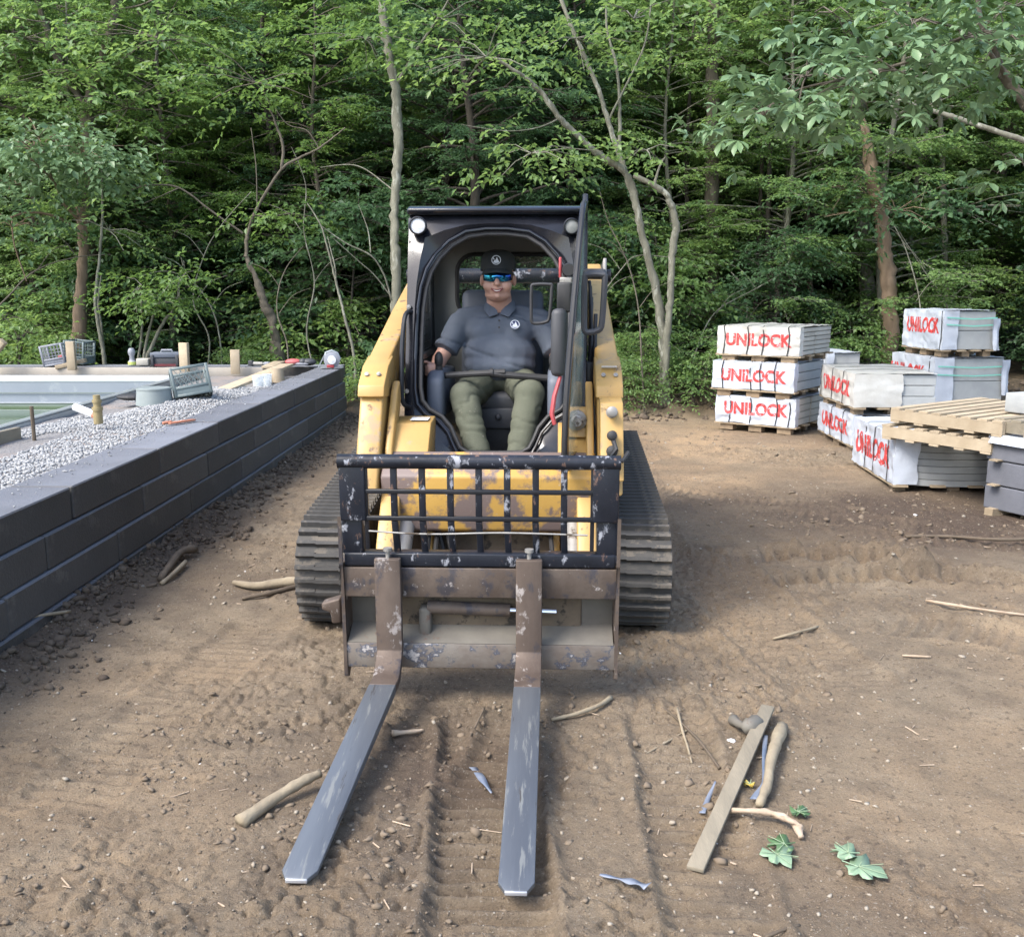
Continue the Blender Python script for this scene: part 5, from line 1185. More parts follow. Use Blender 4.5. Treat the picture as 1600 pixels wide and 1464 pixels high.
flap((6.22, 12.52, .76), .16, .45, .5, 'loose white plastic flap hanging from the lower green strapped cube')

# loose wooden pallets
def wood_pallet(c, ux, L, W, z, label, tilt=(0, 0), mat='wood_new'):
    r = empty('wooden_pallet', (c[0], c[1], z), 0, label, 'pallet', 'loose wooden pallets'); r.rotation_euler = (tilt[0], tilt[1], math.atan2(ux[1], ux[0]))
    sb = MB(); sb.box((0, 0, 0), (L, .038, .085)); sm = sb.mesh('stringer', [mat]); db = MB(); db.box((0, 0, 0), (.082, W, .016)); dm = db.mesh('deck_board', [mat])
    for k in range(3): link('stringer', sm, None, r, (L / 2, .02 + (W - .04) * k / 2, .06))
    n = int(L / .125)
    for k in range(n): link('deck_board', dm, None, r, (.045 + (L - .09) * k / (n - 1) + random.uniform(-.006, .006), W / 2, .112), (0, 0, random.uniform(-.01, .01)))
    for k in range(5): link('deck_board', dm, None, r, (.045 + (L - .09) * k / 4, W / 2, .008))
wood_pallet((3.07, 8.10), (.54, -.84), .96, 1.05, .445, 'lower pale wooden pallet lying on the nearest wrapped bundle', (0, 0))
wood_pallet((3.13, 8.10), (.50, -.86), 1.0, 1.15, .585, 'upper pale wooden pallet on top of the other loose pallet', (R(1), R(0)))
wood_pallet((3.62, 7.36), (.455, -.89), 1.1, 1.0, .600, 'greyer wooden pallet sitting on the dark step stack at the right edge', (0, 0), 'wood_grey')
b = MB(); b.box((0, 0, 0), (.6, .5, .15)); o = b.build('grey_coping_slab', 'paver_grey', loc=(4.22, 7.55, .80), rot=(0, 0, .4), bevel=.01); tag(o, 'plain grey concrete block on the upper pallet at the right edge', 'concrete block')
# dark step stack at the right edge
ds = empty('step_stack', (3.58, 7.34, 0), math.atan2(-.89, .455), 'stack of dark slate grey concrete steps with pale spacers at the right edge', 'stack of steps')
sb = MB(); sb.box((0, 0, 0), (1.2, .34, .178)); sm = sb.mesh('step', ['paver_dark'])
for k in range(3):
    for j in range(3):
        o = link('step', sm, None, ds, (.6 + random.uniform(-.01, .01), .18 + j * .35, .095 + .09 + k * .187 - .06)); bv = o.modifiers.new('b', 'BEVEL'); bv.width = .008; bv.segments = 2
for k in range(3):
    for x in (.10, .95):
        b = MB(); b.box((x, .35, .04 + k * .187 if k else .012), (.07, .80, .010 if k else .07)); b.build('spacer', 'wood_pallet', ds)
ny = 24; U, V_ = np.meshgrid(np.linspace(.03, 1.15, ny), np.linspace(-.03, .95, ny)); z = .598 + .012 * fbm(U * 6, V_ * 6, 3) - np.where(V_ < 0, .06, 0)
I = np.arange(ny * ny).reshape(ny, ny); wo = link('plastic_cover', npmesh('plastic_cover', np.stack([U.ravel(), V_.ravel(), z.ravel() - .005], 1), np.stack([I[:-1, :-1].ravel(), I[:-1, 1:].ravel(), I[1:, 1:].ravel(), I[1:, :-1].ravel()], 1), None, True, ['wrap']), None, ds)

# ================================================================== DEBRIS ON THE DIRT
def stick(name, pts, r0, r1, mat, label, cat='stick', k=4, seg=8, rough=.15):
    P, Rr = catmull(pts, [r0 + (r1 - r0) * i / (len(pts) - 1) for i in range(len(pts))], k)
    c = P[0].copy(); P = [p - c for p in P]; Rr = [q * (1 + random.uniform(-rough, rough)) for q in Rr]
    b = MB(); b.tube(P, Rr, seg); o = b.build(name, mat, loc=c, smooth='all'); return tag(o, label, cat)
def gp(px, py, dz=0.0):
    p = atz(px, py, 0); 
    for _ in range(3): p = atz(px, py, gz(p.x, p.y) + dz)
    return p
stick('branch', [gp(375, 1285, .012), gp(425, 1250, .03), gp(470, 1222, .05), gp(500, 1208, .055)], .024, .015, 'stick', 'smooth pale grey stick lying against the left fork blade', 'branch')
stick('branch', [gp(365, 910, .02), gp(400, 915, .03), gp(440, 910, .035), gp(478, 906, .04)], .015, .032, 'stick', 'pale brown branch on the dirt touching the left track', 'branch')
stick('branch', [gp(378, 935, .01), gp(420, 927, .02), gp(470, 915, .02)], .010, .018, 'stick_dark', 'darker thin branch lying just below the pale one by the left track', 'branch')
stick('branch', [gp(250, 905, .02), gp(268, 880, .05), gp(283, 862, .06), gp(305, 857, .05)], .018, .026, 'stick_dark', 'dark bent branch against the retaining wall', 'branch')
stick('branch', [gp(252, 912, .01), gp(270, 897, .03), gp(290, 878, .03)], .012, .016, 'stick', 'paler short branch under the dark bent one by the wall', 'branch')
stick('twig', [gp(0, 990, .01), gp(50, 965, .03), gp(110, 955, .02)], .006, .009, 'stick', 'thin pale twig lying along the wall foot at the left edge', 'twig')
stick('branch', [gp(862, 1124, .01), gp(900, 1115, .02), gp(935, 1102, .02), gp(954, 1090, .01)], .007, .011, 'stick', 'short pale branch lying right of the right fork shank', 'branch')
stick('wood_splinter', [gp(613, 1145, .015), gp(640, 1143, .02), gp(662, 1140, .01)], .012, .005, 'splinter', 'short pale wood splinter between the forks', 'splinter')
stick('twig', [gp(732, 1155, .01), gp(745, 1130, .01), gp(757, 1106, .01)], .004, .005, 'stick_dark', 'thin dark twig standing up between the forks above the blue strip', 'twig')
stick('rod', [gp(1415, 838, .02), gp(1480, 838, .03), gp(1560, 843, .02), gp(1640, 841, .02)], .010, .012, 'stick_dark', 'long thin dark rod lying on the dirt near the dark steps', 'rod')
stick('twig', [gp(1447, 938, .02), gp(1520, 950, .02), gp(1610, 962, .02)], .009, .006, 'splinter', 'long pale twig on the dirt at the right edge', 'twig')
stick('twig', [gp(1500, 944, .02), gp(1540, 962, .02), gp(1580, 975, .01)], .006, .004, 'splinter', 'shorter pale twig branching below the long one at right', 'twig')
stick('twig', [gp(1208, 998, .01), gp(1245, 988, .02), gp(1278, 979, .02)], .007, .007, 'stick', 'thin straight twig on the dirt right of the loader track', 'twig')
stick('twig', [gp(1410, 1024, .01), gp(1455, 1026, .01)], .006, .004, 'splinter', 'tiny straw coloured twig below the long pale twig', 'twig')
stick('branch', [gp(1058, 1106, .03), gp(1066, 1140, .02), gp(1074, 1165, .02), gp(1081, 1192, .01)], .006, .004, 'stick', 'thin bent twig left of the flat wooden lath', 'twig')
stick('twig', [gp(1022, 1095, .01), gp(1060, 1125, .02), gp(1095, 1160, .02), gp(1124, 1200, .01)], .004, .006, 'stick_dark', 'long thin dark stem running down to the lath', 'twig')
stick('twig', [gp(1005, 1180, .01), gp(1040, 1160, .01), gp(1078, 1138, .01)], .004, .003, 'stick', 'fine pale twig crossing behind the dark stem', 'twig')
stick('branch', [gp(1222, 1136, .03), gp(1213, 1160, .045), gp(1204, 1190, .05), gp(1199, 1225, .04), gp(1186, 1258, .02)], .026, .014, 'stick', 'knobbly grey branch lying right of the wooden lath', 'branch')
stick('root', [gp(1120, 1266, .015), gp(1165, 1266, .03), gp(1205, 1270, .035), gp(1240, 1285, .03), gp(1252, 1308, .015)], .008, .013, 'splinter', 'pale torn root piece crossing under the lath', 'root', rough=.3)
stick('root', [gp(1205, 1272, .02), gp(1235, 1282, .045), gp(1254, 1292, .03)], .009, .005, 'splinter', 'small upper prong of torn pale wood beside the root piece', 'splinter', rough=.3)
stick('lump', [gp(1143, 1123, .02), gp(1165, 1135, .045), gp(1188, 1128, .03)], .018, .028, 'plate_grey', 'crumpled muddy white rag beside the top of the lath', 'rag', rough=.5, seg=9, k=5)
stick('twig', [gp(1195, 1464, .01), gp(1225, 1452, .01), gp(1250, 1445, .0)], .005, .004, 'stick_dark', 'short dark twig at the bottom edge below the green leaves', 'twig')
lath_a, lath_b = gp(1086, 1358, .012), gp(1200, 1104, .055)
b = MB(); b.bar((0, 0, 0), lath_b - lath_a, .052, .014); o = b.build('wooden_lath', 'wood_grey', loc=lath_a, bevel=.002); tag(o, 'long flat weathered wooden lath lying on the dirt right of the forks', 'lath')
def ribbon(name, pts, wds, mat, label, cat='plastic strip'):
    P, W_ = catmull(pts, wds, 5); c = P[0].copy(); vs = []
    for i, p in enumerate(P):
        d = (P[min(i + 1, len(P) - 1)] - P[max(0, i - 1)]); s_ = Vector((-d.y, d.x, 0)).normalized(); tw = .5 * math.sin(i * .9)
        for q in (-1, 1): vs.append(p - c + s_ * q * W_[i] / 2 + Vector((0, 0, q * tw * W_[i] * .35 + .004)))
    b = MB(); b.add(vs, [(2 * i, 2 * i + 1, 2 * i + 3, 2 * i + 2) for i in range(len(P) - 1)]); o = b.build(name, mat, loc=c, smooth='all'); s_ = o.modifiers.new('s', 'SOLIDIFY'); s_.thickness = .0012; return tag(o, label, cat)
ribbon('plastic_strip', [gp(937, 1368, .01), gp(965, 1374, .012), gp(990, 1380, .016), gp(1012, 1386, .016)], [.008, .015, .024, .034], 'bluetape', 'blue grey plastic strip lying on the dirt right of the right fork tip')
ribbon('plastic_strip', [gp(728, 1190, .012), gp(742, 1203, .016), gp(756, 1222, .014), gp(768, 1240, .008)], [.03, .030, .022, .006], 'bluetape', 'short blue grey plastic strip lying between the two forks')
ribbon('plastic_strip', [gp(1196, 1150, .03), gp(1194, 1185, .03), gp(1194, 1225, .025), gp(1178, 1250, .015)], [.018, .016, .018, .030], 'bluetape', 'faded blue strip twisted along the knobbly branch')
ribbon('plastic_strip', [gp(1118, 1222, .02), gp(1108, 1245, .018), gp(1097, 1272, .012)], [.006, .014, .022], 'bluetape', 'faded blue strip end left of the lath')
def leafmat(name, c1, c2):
    m = pm(name, c1, c2, 12, .45, bump=.2, bscale=90, spec=.5); return m
M['leaf_pale'] = leafmat('pale_green_leaf', (.22, .31, .20), (.17, .26, .16)); M['leaf_green'] = leafmat('green_leaf', (.08, .15, .06), (.06, .12, .05)); M['leaf_yellow'] = leafmat('yellow_leaf', (.50, .38, .08), (.42, .30, .06))
M['leaf_vein'] = pm('leaf_vein', (.30, .38, .24), (.26, .34, .20), 8, .6)
def maple(c, s, rot, mat, label, fold=.12):
    lobes = [(0, 1.0), (10, .82), (16, .74), (24, .62), (33, .76), (42, .92), (50, .80), (60, .70), (70, .56), (82, .70), (94, .80), (104, .64), (122, .58), (145, .50), (168, .42), (180, .10)]
    pts = [(math.sin(R(a)) * r_, math.cos(R(a)) * r_) for a, r_ in lobes] + [(-math.sin(R(a)) * r_, math.cos(R(a)) * r_) for a, r_ in lobes[-2:0:-1]]
    vs = [Vector((x * s, y * s, .008 + fold * s * abs(x) * .35 + .01 * math.sin(x * 5 + y * 4))) for x, y in pts]; n = len(vs); vs = [Vector((0, 0, .008))] + vs
    b = MB(); b.add(vs, [(0, 1 + i, 1 + (i + 1) % n) for i in range(n)]); o = b.build('maple_leaf', mat, loc=c, rot=(R(4), R(-5), rot), smooth='all'); 
    b = MB()
    for a, r_ in ((0, .95), (42, .86), (-42, .86), (94, .74), (-94, .74)): b.bar((0, 0, .0105), (math.sin(R(a)) * r_ * s, math.cos(R(a)) * r_ * s, .011 + fold * s * abs(math.sin(R(a)) * r_) * .35), .0016, .0012)
    b.build('veins', 'leaf_vein', o)
    s_ = o.modifiers.new('s', 'SOLIDIFY'); s_.thickness = .0008
    b = MB(); b.tube([(0, -.02 * s, .008), (0.02 * s, -.6 * s, .012)], .0018, 6); b.build('stem', mat, o); return tag(o, label, 'leaf')
maple(gp(1213, 1338, .006), .075, R(200), 'leaf_pale', 'folded pale green maple leaf right of the lath foot', .5)
maple(gp(1225, 1322, .012), .060, R(100), 'leaf_green', 'darker green leaf lying behind the folded pale leaf', .3)
maple(gp(1342, 1358, .006), .085, R(230), 'leaf_pale', 'largest pale green maple leaf lying at the lower right', .3)
maple(gp(1325, 1335, .012), .055, R(80), 'leaf_pale', 'small pale green leaf tucked behind the largest leaf', .5)
maple(gp(1247, 1272, .012), .045, R(300), 'leaf_green', 'small green leaf beside the torn root', .3)
maple(gp(1172, 1228, .006), .026, R(20), 'leaf_yellow', 'small yellow leaf between the lath and the knobbly branch', .3)
x, y = fan(150, 2.0, 12.5); n = len(x); P = np.stack([x, y, ground_h(x, y) + .003], 1); ln = .008 + .03 * rng.random(n) ** 2; a = rng.random(n) * 3.14; q = .0012 + .002 * rng.random(n)
dx = np.stack([np.cos(a), np.sin(a), (rng.random(n) - .5) * .15], 1) * ln[:, None]; sd = np.stack([-np.sin(a), np.cos(a), a * 0], 1) * q[:, None]; up = np.array([0, 0, 1.]) * q[:, None] * 1.5
V = np.stack([P - dx - sd, P - dx + sd, P - dx + up, P + dx - sd, P + dx + sd, P + dx + up], 1).reshape(-1, 3); o_ = (np.arange(n) * 6)[:, None, None]
Fq = (np.array([[0, 1, 4, 3], [1, 2, 5, 4], [2, 0, 3, 5]])[None] + o_).reshape(-1, 4)
tag(link('wood_chips', npmesh('wood_chips', V, Fq), 'splinter'), kind='stuff')

# ================================================================== THE WOODS
def leafmaterial(name, ramp_cols, trans=.48, rough=.42):
    m = bpy.data.materials.new(name); m.use_nodes = True; n = m.node_tree; b = n.nodes['Principled BSDF']; L = n.links.new
    a = n.nodes.new('ShaderNodeAttribute'); a.attribute_name = 'var'; oi = n.nodes.new('ShaderNodeObjectInfo')
    ad = n.nodes.new('ShaderNodeMath'); ad.operation = 'MULTIPLY_ADD'; L(oi.outputs['Random'], ad.inputs[0]); ad.inputs[1].default_value = .45; L(a.outputs['Fac'], ad.inputs[2])
    sc = n.nodes.new('ShaderNodeMath'); sc.operation = 'MULTIPLY'; L(ad.outputs[0], sc.inputs[0]); sc.inputs[1].default_value = 1 / 1.45
    r = n.nodes.new('ShaderNodeValToRGB'); els = r.color_ramp.elements
    for i, c in enumerate(ramp_cols):
        p = i / (len(ramp_cols) - 1); e = els[0] if i == 0 else els[1] if i == len(ramp_cols) - 1 else els.new(p); e.position = p; e.color = (*c, 1)
    L(sc.outputs[0], r.inputs[0]); L(r.outputs[0], b.inputs['Base Color']); b.inputs['Roughness'].default_value = rough; b.inputs['Specular IOR Level'].default_value = .45
    t = n.nodes.new('ShaderNodeBsdfTranslucent'); br = n.nodes.new('ShaderNodeHueSaturation'); br.inputs['Value'].default_value = 1.6; br.inputs['Saturation'].default_value = 1.1; br.inputs['Hue'].default_value = .485
    L(r.outputs[0], br.inputs['Color']); L(br.outputs[0], t.inputs['Color'])
    mx = n.nodes.new('ShaderNodeMixShader'); mx.inputs[0].default_value = trans; L(b.outputs[0], mx.inputs[1]); L(t.outputs[0], mx.inputs[2]); L(mx.outputs[0], n.nodes['Material Output'].inputs['Surface'])
    return m
M['lf_deep'] = leafmaterial('deep_green_foliage', [(0.058, 0.118, 0.058), (0.08, 0.157, 0.066), (0.106, 0.196, 0.072), (0.154, 0.258, 0.082), (0.106, 0.19, 0.09)])
M['lf_mid'] = leafmaterial('mid_green_foliage', [(0.09, 0.168, 0.07), (0.127, 0.224, 0.082), (0.175, 0.286, 0.09), (0.138, 0.235, 0.108), (0.233, 0.347, 0.108)])
M['lf_bright'] = leafmaterial('yellow_green_foliage', [(.11, .19, .055), (.15, .25, .07), (.20, .31, .08), (.13, .22, .07)])
M['lf_pale'] = leafmaterial('pale_grey_green_foliage', [(.13, .21, .10), (.18, .28, .13), (.27, .36, .19), (.15, .24, .115)], .2, .4)

def leaves(starts, dirs, lens, nleaf, size, droop=.25, palm=False, flat=.35, rs=None, wide=.27):
    """sprays: a twig from start along dir with alternating folded leaves; returns V, F, var"""
    rs = rs or rng; n = len(starts); k = nleaf
    t = (np.arange(k) + .5) / k; t = np.broadcast_to(t, (n, k)).copy(); 
    if palm: t = np.ones((n, k)) * .9
    d = dirs / np.linalg.norm(dirs, axis=1, keepdims=True)
    P = starts[:, None] + d[:, None] * (t * lens[:, None])[..., None]; P[..., 2] -= droop * (t ** 2) * lens[:, None]
    side = np.where(np.arange(k) % 2 == 0, 1., -1.)[None] * (1 + 0 * t)
    up = np.array([0, 0, 1.]); hs = np.cross(d, up); hs /= np.maximum(1e-3, np.linalg.norm(hs, axis=1, keepdims=True))
    if palm:
        ang = np.linspace(-1.9, 1.9, k)[None] + rs.normal(0, .15, (n, k)); ld_ = d[:, None] * np.cos(ang)[..., None] + hs[:, None] * np.sin(ang)[..., None]
    else:
        ang = side * (.75 + .35 * rs.random((n, k))) * (1 - .6 * (t > .9)); ld_ = d[:, None] * np.cos(ang)[..., None] + hs[:, None] * np.sin(ang)[..., None]
    ld_[..., 2] += rs.normal(-.25, flat, (n, k)); ld_ /= np.linalg.norm(ld_, axis=2, keepdims=True)
    nr = np.zeros_like(ld_); nr[..., 2] = 1; nr += rs.normal(0, flat, nr.shape); wd = np.cross(ld_, nr); wd /= np.linalg.norm(wd, axis=2, keepdims=True); nn = np.cross(wd, ld_)
    L_ = size * (.65 + .6 * rs.random((n, k, 1))); W_ = L_ * (.20 if palm else wide) * (.8 + .5 * rs.random((n, k, 1)))
    if palm:
        W_ = L_ * .19 * (.8 + .4 * rs.random((n, k, 1))); fo = nn * W_ * .35
        V = np.stack([P, P + ld_ * L_ * .4 + wd * W_ * .75 + fo, P + ld_ * L_ * .72 + wd * W_ + fo - nn * L_ * .04, P + ld_ * L_ - nn * L_ * .14, P + ld_ * L_ * .72 - wd * W_ + fo - nn * L_ * .04, P + ld_ * L_ * .4 - wd * W_ * .75 + fo, P + ld_ * L_ * .55], 2).reshape(-1, 3); N_ = n * k
        o = (np.arange(N_) * 7)[:, None]; Ft = np.concatenate([o + np.array([[6, q, (q + 1) % 6]]) for q in range(6)], 0)
        cl = rs.random(n)[:, None] * .6 + .4 * rs.random((n, k)); return V, Ft, np.repeat(cl.ravel(), 7)
    a = P; m = P + ld_ * L_ * .5; tip = P + ld_ * L_ - nn * L_ * .12; fo = nn * W_ * .45
    V = np.stack([a, m + wd * W_ + fo, tip, m - wd * W_ + fo], 2).reshape(-1, 3); N_ = n * k
    o = (np.arange(N_) * 4)[:, None]; Ft = np.concatenate([o + np.array([[0, 1, 2]]), o + np.array([[0, 2, 3]])], 0)
    cl = rs.random(n)[:, None] * .6 + .4 * rs.random((n, k)); return V, Ft, np.repeat(cl.ravel(), 4)

def wood_tube(P, Rr, seg, b):
    b.tube(P, Rr, seg, cap=False)

def proto_tree(seed, height, zc, spread, nl, tw, nlf, size, palm=False, trunk_r=.13, lean=.3):
    """returns (trunk mesh builder, crown arrays): straight-ish trunk, rising limbs, flat layered sprays"""
    rs = np.random.default_rng(seed); b = MB()
    ph = rs.random(3) * 6; T = [Vector((lean * (z / height) ** 1.5 * math.sin(ph[0]) + .12 * math.sin(z * .9 + ph[1]), lean * (z / height) ** 1.5 * math.cos(ph[0]) + .12 * math.sin(z * .7 + ph[2]), z)) for z in np.linspace(-.4, height, 14)]
    Rr = [trunk_r * (1 - .85 * i / 13) * (1.25 if i == 0 else 1) for i in range(14)]; b.tube(T, Rr, 9, cap=False); b0 = b; b = MB()
    S_, D_, Ln = [], [], []
    for i in range(nl):
        f = (i + rs.random()) / nl; z = zc + (height - zc) * f; q = (z + .4) / (height + .4) * 13; j = min(12, int(q)); base = T[j].lerp(T[j + 1], q - j)
        az = rs.random() * 6.283; Lb = spread * (.55 + .6 * rs.random()) * (1 - .55 * max(0, f - .45) / .55); rise = .15 + .55 * rs.random()
        pts = [base]; dd = Vector((math.cos(az), math.sin(az), rise)).normalized(); p = base
        for s in range(5):
            dd = (dd + Vector((rs.normal(0, .14), rs.normal(0, .14), -.10 + rs.normal(0, .07)))).normalized(); p = p + dd * Lb / 5; pts.append(p)
        r0 = trunk_r * .32 * (1 - .5 * f); b.tube(pts, [r0 * (1 - .16 * s) for s in range(6)], 5, cap=False)
        for s in range(tw):
            u = .22 + .78 * rs.random(); q2 = u * 5; jj = min(4, int(q2)); st = pts[jj].lerp(pts[jj + 1], q2 - jj)
            a2 = az + rs.normal(0, .95); dv_ = Vector((math.cos(a2), math.sin(a2), rs.normal(.0, .22))); l2 = .35 + .55 * rs.random(); 
            S_.append(st); D_.append(dv_); Ln.append(l2)
            S_.append(st + dv_ * l2 * .45); D_.append(Vector((math.cos(a2 + .8), math.sin(a2 + .8), rs.normal(-.1, .2)))); Ln.append(l2 * .6)
            if s % 4 == 0: b.tube([st, st + dv_ * l2 - Vector((0, 0, .2 * l2))], [.006, .003], 3, cap=False)
    S_ = np.array([v[:] for v in S_]); D_ = np.array([v[:] for v in D_]); Ln = np.array(Ln)
    return b0, b, leaves(S_, D_, Ln, nlf, size, palm=palm, rs=rs)

protos = []
def mkproto(*a, bark='bark_mid', leaf='lf_mid', **k):
    b0, b, (V, Fc, var) = proto_tree(*a, **k); tm = b0.mesh('trunk', [bark], 'all'); lm_ = b.mesh('branches', [bark], 'all'); cm = npmesh('crown', V, Fc, {'var': var}, False, [leaf]); return tm, cm, lm_
PT = [mkproto(11, 12.5, 1.6, 2.7, 92, 14, 10, .105, leaf='lf_mid'),
      mkproto(12, 13.5, 2.2, 3.0, 92, 14, 10, .11, leaf='lf_deep', bark='bark_dark', trunk_r=.17),
      mkproto(13, 11.0, 1.2, 2.5, 90, 14, 10, .095, leaf='lf_mid', bark='bark_pale', trunk_r=.09),
      mkproto(14, 14.0, 3.0, 3.2, 88, 14, 10, .12, leaf='lf_deep', bark='bark_dark', trunk_r=.2),
      mkproto(15, 12.0, 2.0, 2.8, 88, 14, 10, .105, leaf='lf_bright', trunk_r=.11)]
BU = [mkproto(21, 2.6, .15, 1.15, 40, 9, 7, .095, leaf='lf_deep', bark='bark_dark', trunk_r=.03),
      mkproto(22, 2.0, .1, 1.0, 36, 9, 7, .085, leaf='lf_mid', trunk_r=.025),
      mkproto(23, 1.2, .05, .8, 30, 8, 7, .08, leaf='lf_mid', trunk_r=.015)]
HT = {id(p[0]): h for p, h in zip(PT, (12.5, 13.5, 11.0, 14.0, 12.0))}
def inst(name, pr_, x, y, rz, sc, label, cat, group, z=None, sz=None):
    r = bpy.data.objects.new(name, None); C.objects.link(r); z = gz(x, y) if z is None else z; r.location = (x, y, z - .05); r.rotation_euler = (0, 0, rz); r.scale = (sc, sc, sz or sc)
    tag(r, label, cat, group); t = link('trunk', pr_[0], None, r); c = link('crown', pr_[1], None, r); l_ = link('branches', pr_[2], None, r); l_['kind'] = 'stuff'; return r
RS = random.Random(5)
taken = []
def scatter(n, y0, y1, protos_, names, mind, sc=(.85, 1.15), xr=None, group=None, label=None, cat='tree', name='forest_tree', step=False):
    k = 0; tries = 0
    while k < n and tries < n * 60:
        tries += 1; y = RS.uniform(y0, y1); hw = y * .60 + 1.2; x = RS.uniform(-hw, hw) if xr is None else RS.uniform(*xr)
        if any((x - a) ** 2 + (y - b_) ** 2 < mind ** 2 for a, b_ in taken): continue
        taken.append((x, y)); P_ = RS.choice(protos_); s_ = RS.uniform(*sc)
        if step: s_ *= (2.9 + y * .27) / HT[id(P_[0])]
        inst(name, P_, x, y, RS.uniform(0, 6.28), s_ * (1.12 if step else 1), label, cat, group, sz=s_); k += 1
G1 = 'dense woodland trees behind the yard'
scatter(46, 15.9, 20.5, [PT[0], PT[2], PT[4], PT[4], PT[1]], None, 1.15, sc=(.85, 1.1), step=True, label='leafy deciduous tree in the front rows of the woods behind the yard', group=G1)
scatter(50, 20.5, 28, [PT[0], PT[1], PT[2], PT[4], PT[3]], None, 1.45, sc=(.9, 1.1), step=True, label='leafy deciduous tree deep in the woods behind the yard', group='trees deep in the woods')
scatter(44, 28, 40, PT, None, 1.9, sc=(.95, 1.12), step=True, label='tall tree at the back of the woods seen only through gaps', group='trees at the back of the woods')
taken = []
scatter(26, 15.0, 18.5, BU, None, .9, sc=(.8, 1.3), label='dense green bush in the undergrowth under the trees', cat='bush', name='undergrowth_bush', group='undergrowth bushes at the wood edge')
scatter(22, 18.5, 24, BU[:2], None, 1.1, sc=(1.0, 1.7), label='dark bush in the deep undergrowth of the woods', cat='bush', name='undergrowth_bush', group='bushes deep in the woods')
# the distant wood on the slope: one mass of leaf clumps
n = 26000; x = (rng.random(n) * 2 - 1) * 42; y = 38 + 22 * rng.random(n); z = ground_h(x, y) + 13 * rng.random(n) ** .8
a = rng.random((n, 2)) * 6.28; Dd = np.stack([np.cos(a[:, 0]), np.sin(a[:, 0]), rng.normal(0, .3, n)], 1)
V, Fc, var = leaves(np.stack([x, y, z], 1), Dd, np.full(n, .8), 4, .42, flat=.5)
o = link('far_woodland', npmesh('far_woodland', V, Fc, {'var': var}, False, ['lf_mid'])); tag(o, kind='stuff')

# ---- trees one can tell apart, traced as paths through real space
def tpath(pts, dY=0):
    return [at(px, py, Y) for px, py, Y in pts]
def traced(name, label, cat, paths, bark, clusters=None, leaf='lf_mid', size=.11, nlf=8, palm=False, seg=10, seed=1, twigs=None):
    """paths: list of ([(px,py,Y)...], [radii]) ; clusters: (px,py,Y, rx, rz, n)"""
    base = at(*paths[0][0][0]); r = empty(name, base, 0, label, cat); rs = np.random.default_rng(seed)
    for pi_, (pts, rad) in enumerate(paths):
        b = MB()
        TP = tpath(pts); rad = [q * (.84 if q < .1 else .93) for q in rad]
        if (pi_ == 0 or pts[0][1] >= 555) and name != 'branch':
            g_ = gz(TP[0].x, TP[0].y) - .12
            if TP[0].z > g_ + .1: TP = [Vector((TP[0].x, TP[0].y, g_))] + TP; rad = [rad[0] * 1.15] + rad
        P, Rr = catmull(TP, rad, 9); P = [p - base + Vector((rs.normal(0, .25), rs.normal(0, .25), 0)) * q * .5 for p, q in zip(P, Rr)]
        Rr = [q * (1 + rs.normal(0, .05)) for q in Rr]; b.tube(P, Rr, seg if max(Rr) > .03 else 6, cap=False)
        ob = b.build('trunk' if pi_ == 0 else 'branch', bark, r, smooth='all')
        for v in ob.data.vertices:
            q = mnoise.noise(Vector((v.co.x * 9, v.co.y * 9, v.co.z * 3.5 + seed))); v.co.x += q * max(Rr) * .22; v.co.y += q * max(Rr) * .18
    if clusters:
        S_, D_, Ln = [], [], []; bt = MB()
        for px, py, Y, rx, rz, n in clusters:
            c = at(px, py, Y) - base
            for i in range(n):
                q = rs.normal(0, .5, 3); q /= max(1, np.linalg.norm(q)); p = c + Vector((q[0] * rx, q[1] * rx, q[2] * rz)); dd = Vector((q[0] + rs.normal(0, .5), q[1] + rs.normal(0, .5), rs.normal(-.05, .25)))
                S_.append(p[:]); D_.append(dd[:]); Ln.append(.3 + .35 * rs.random())
                if i % 5 == 0: bt.tube([c, (c + p) / 2 + Vector((0, 0, .05)), p], [.008, .006, .004], 4, cap=False)
        V, Fc, var = leaves(np.array(S_), np.array(D_), np.array(Ln), nlf, size, palm=palm, rs=rs)
        link('crown', npmesh('crown', V, Fc, {'var': var}, False, [leaf]), None, r); bt.build('twigs', bark, r)['kind'] = 'stuff'
    return r
# slim pale tree straight behind the cab's left
traced('slim_tree', 'slim pale straight tree rising just left of the loader cab', 'tree', [
    ([(622, 585, 14.2), (620, 500, 14.2), (618, 400, 14.2), (617, 320, 14.25), (622, 230, 14.3), (617, 140, 14.35), (604, 60, 14.4), (595, -20, 14.45), (590, -180, 14.5)], [.10, .088, .085, .08, .082, .082, .075, .07, .05]),
    ([(621, 130, 14.35), (650, 80, 14.2), (690, 20, 14), (720, -40, 13.9)], [.03, .022, .018, .012]),
    ([(617, 300, 14.25), (560, 260, 14.4), (500, 262, 14.5)], [.014, .010, .006])], 'bark_pale',
    [(690, 30, 14.0, .8, .5, 40), (570, 60, 14.3, .9, .5, 50), (600, -60, 14.4, 1.5, 1, 90)], 'lf_bright', .11)
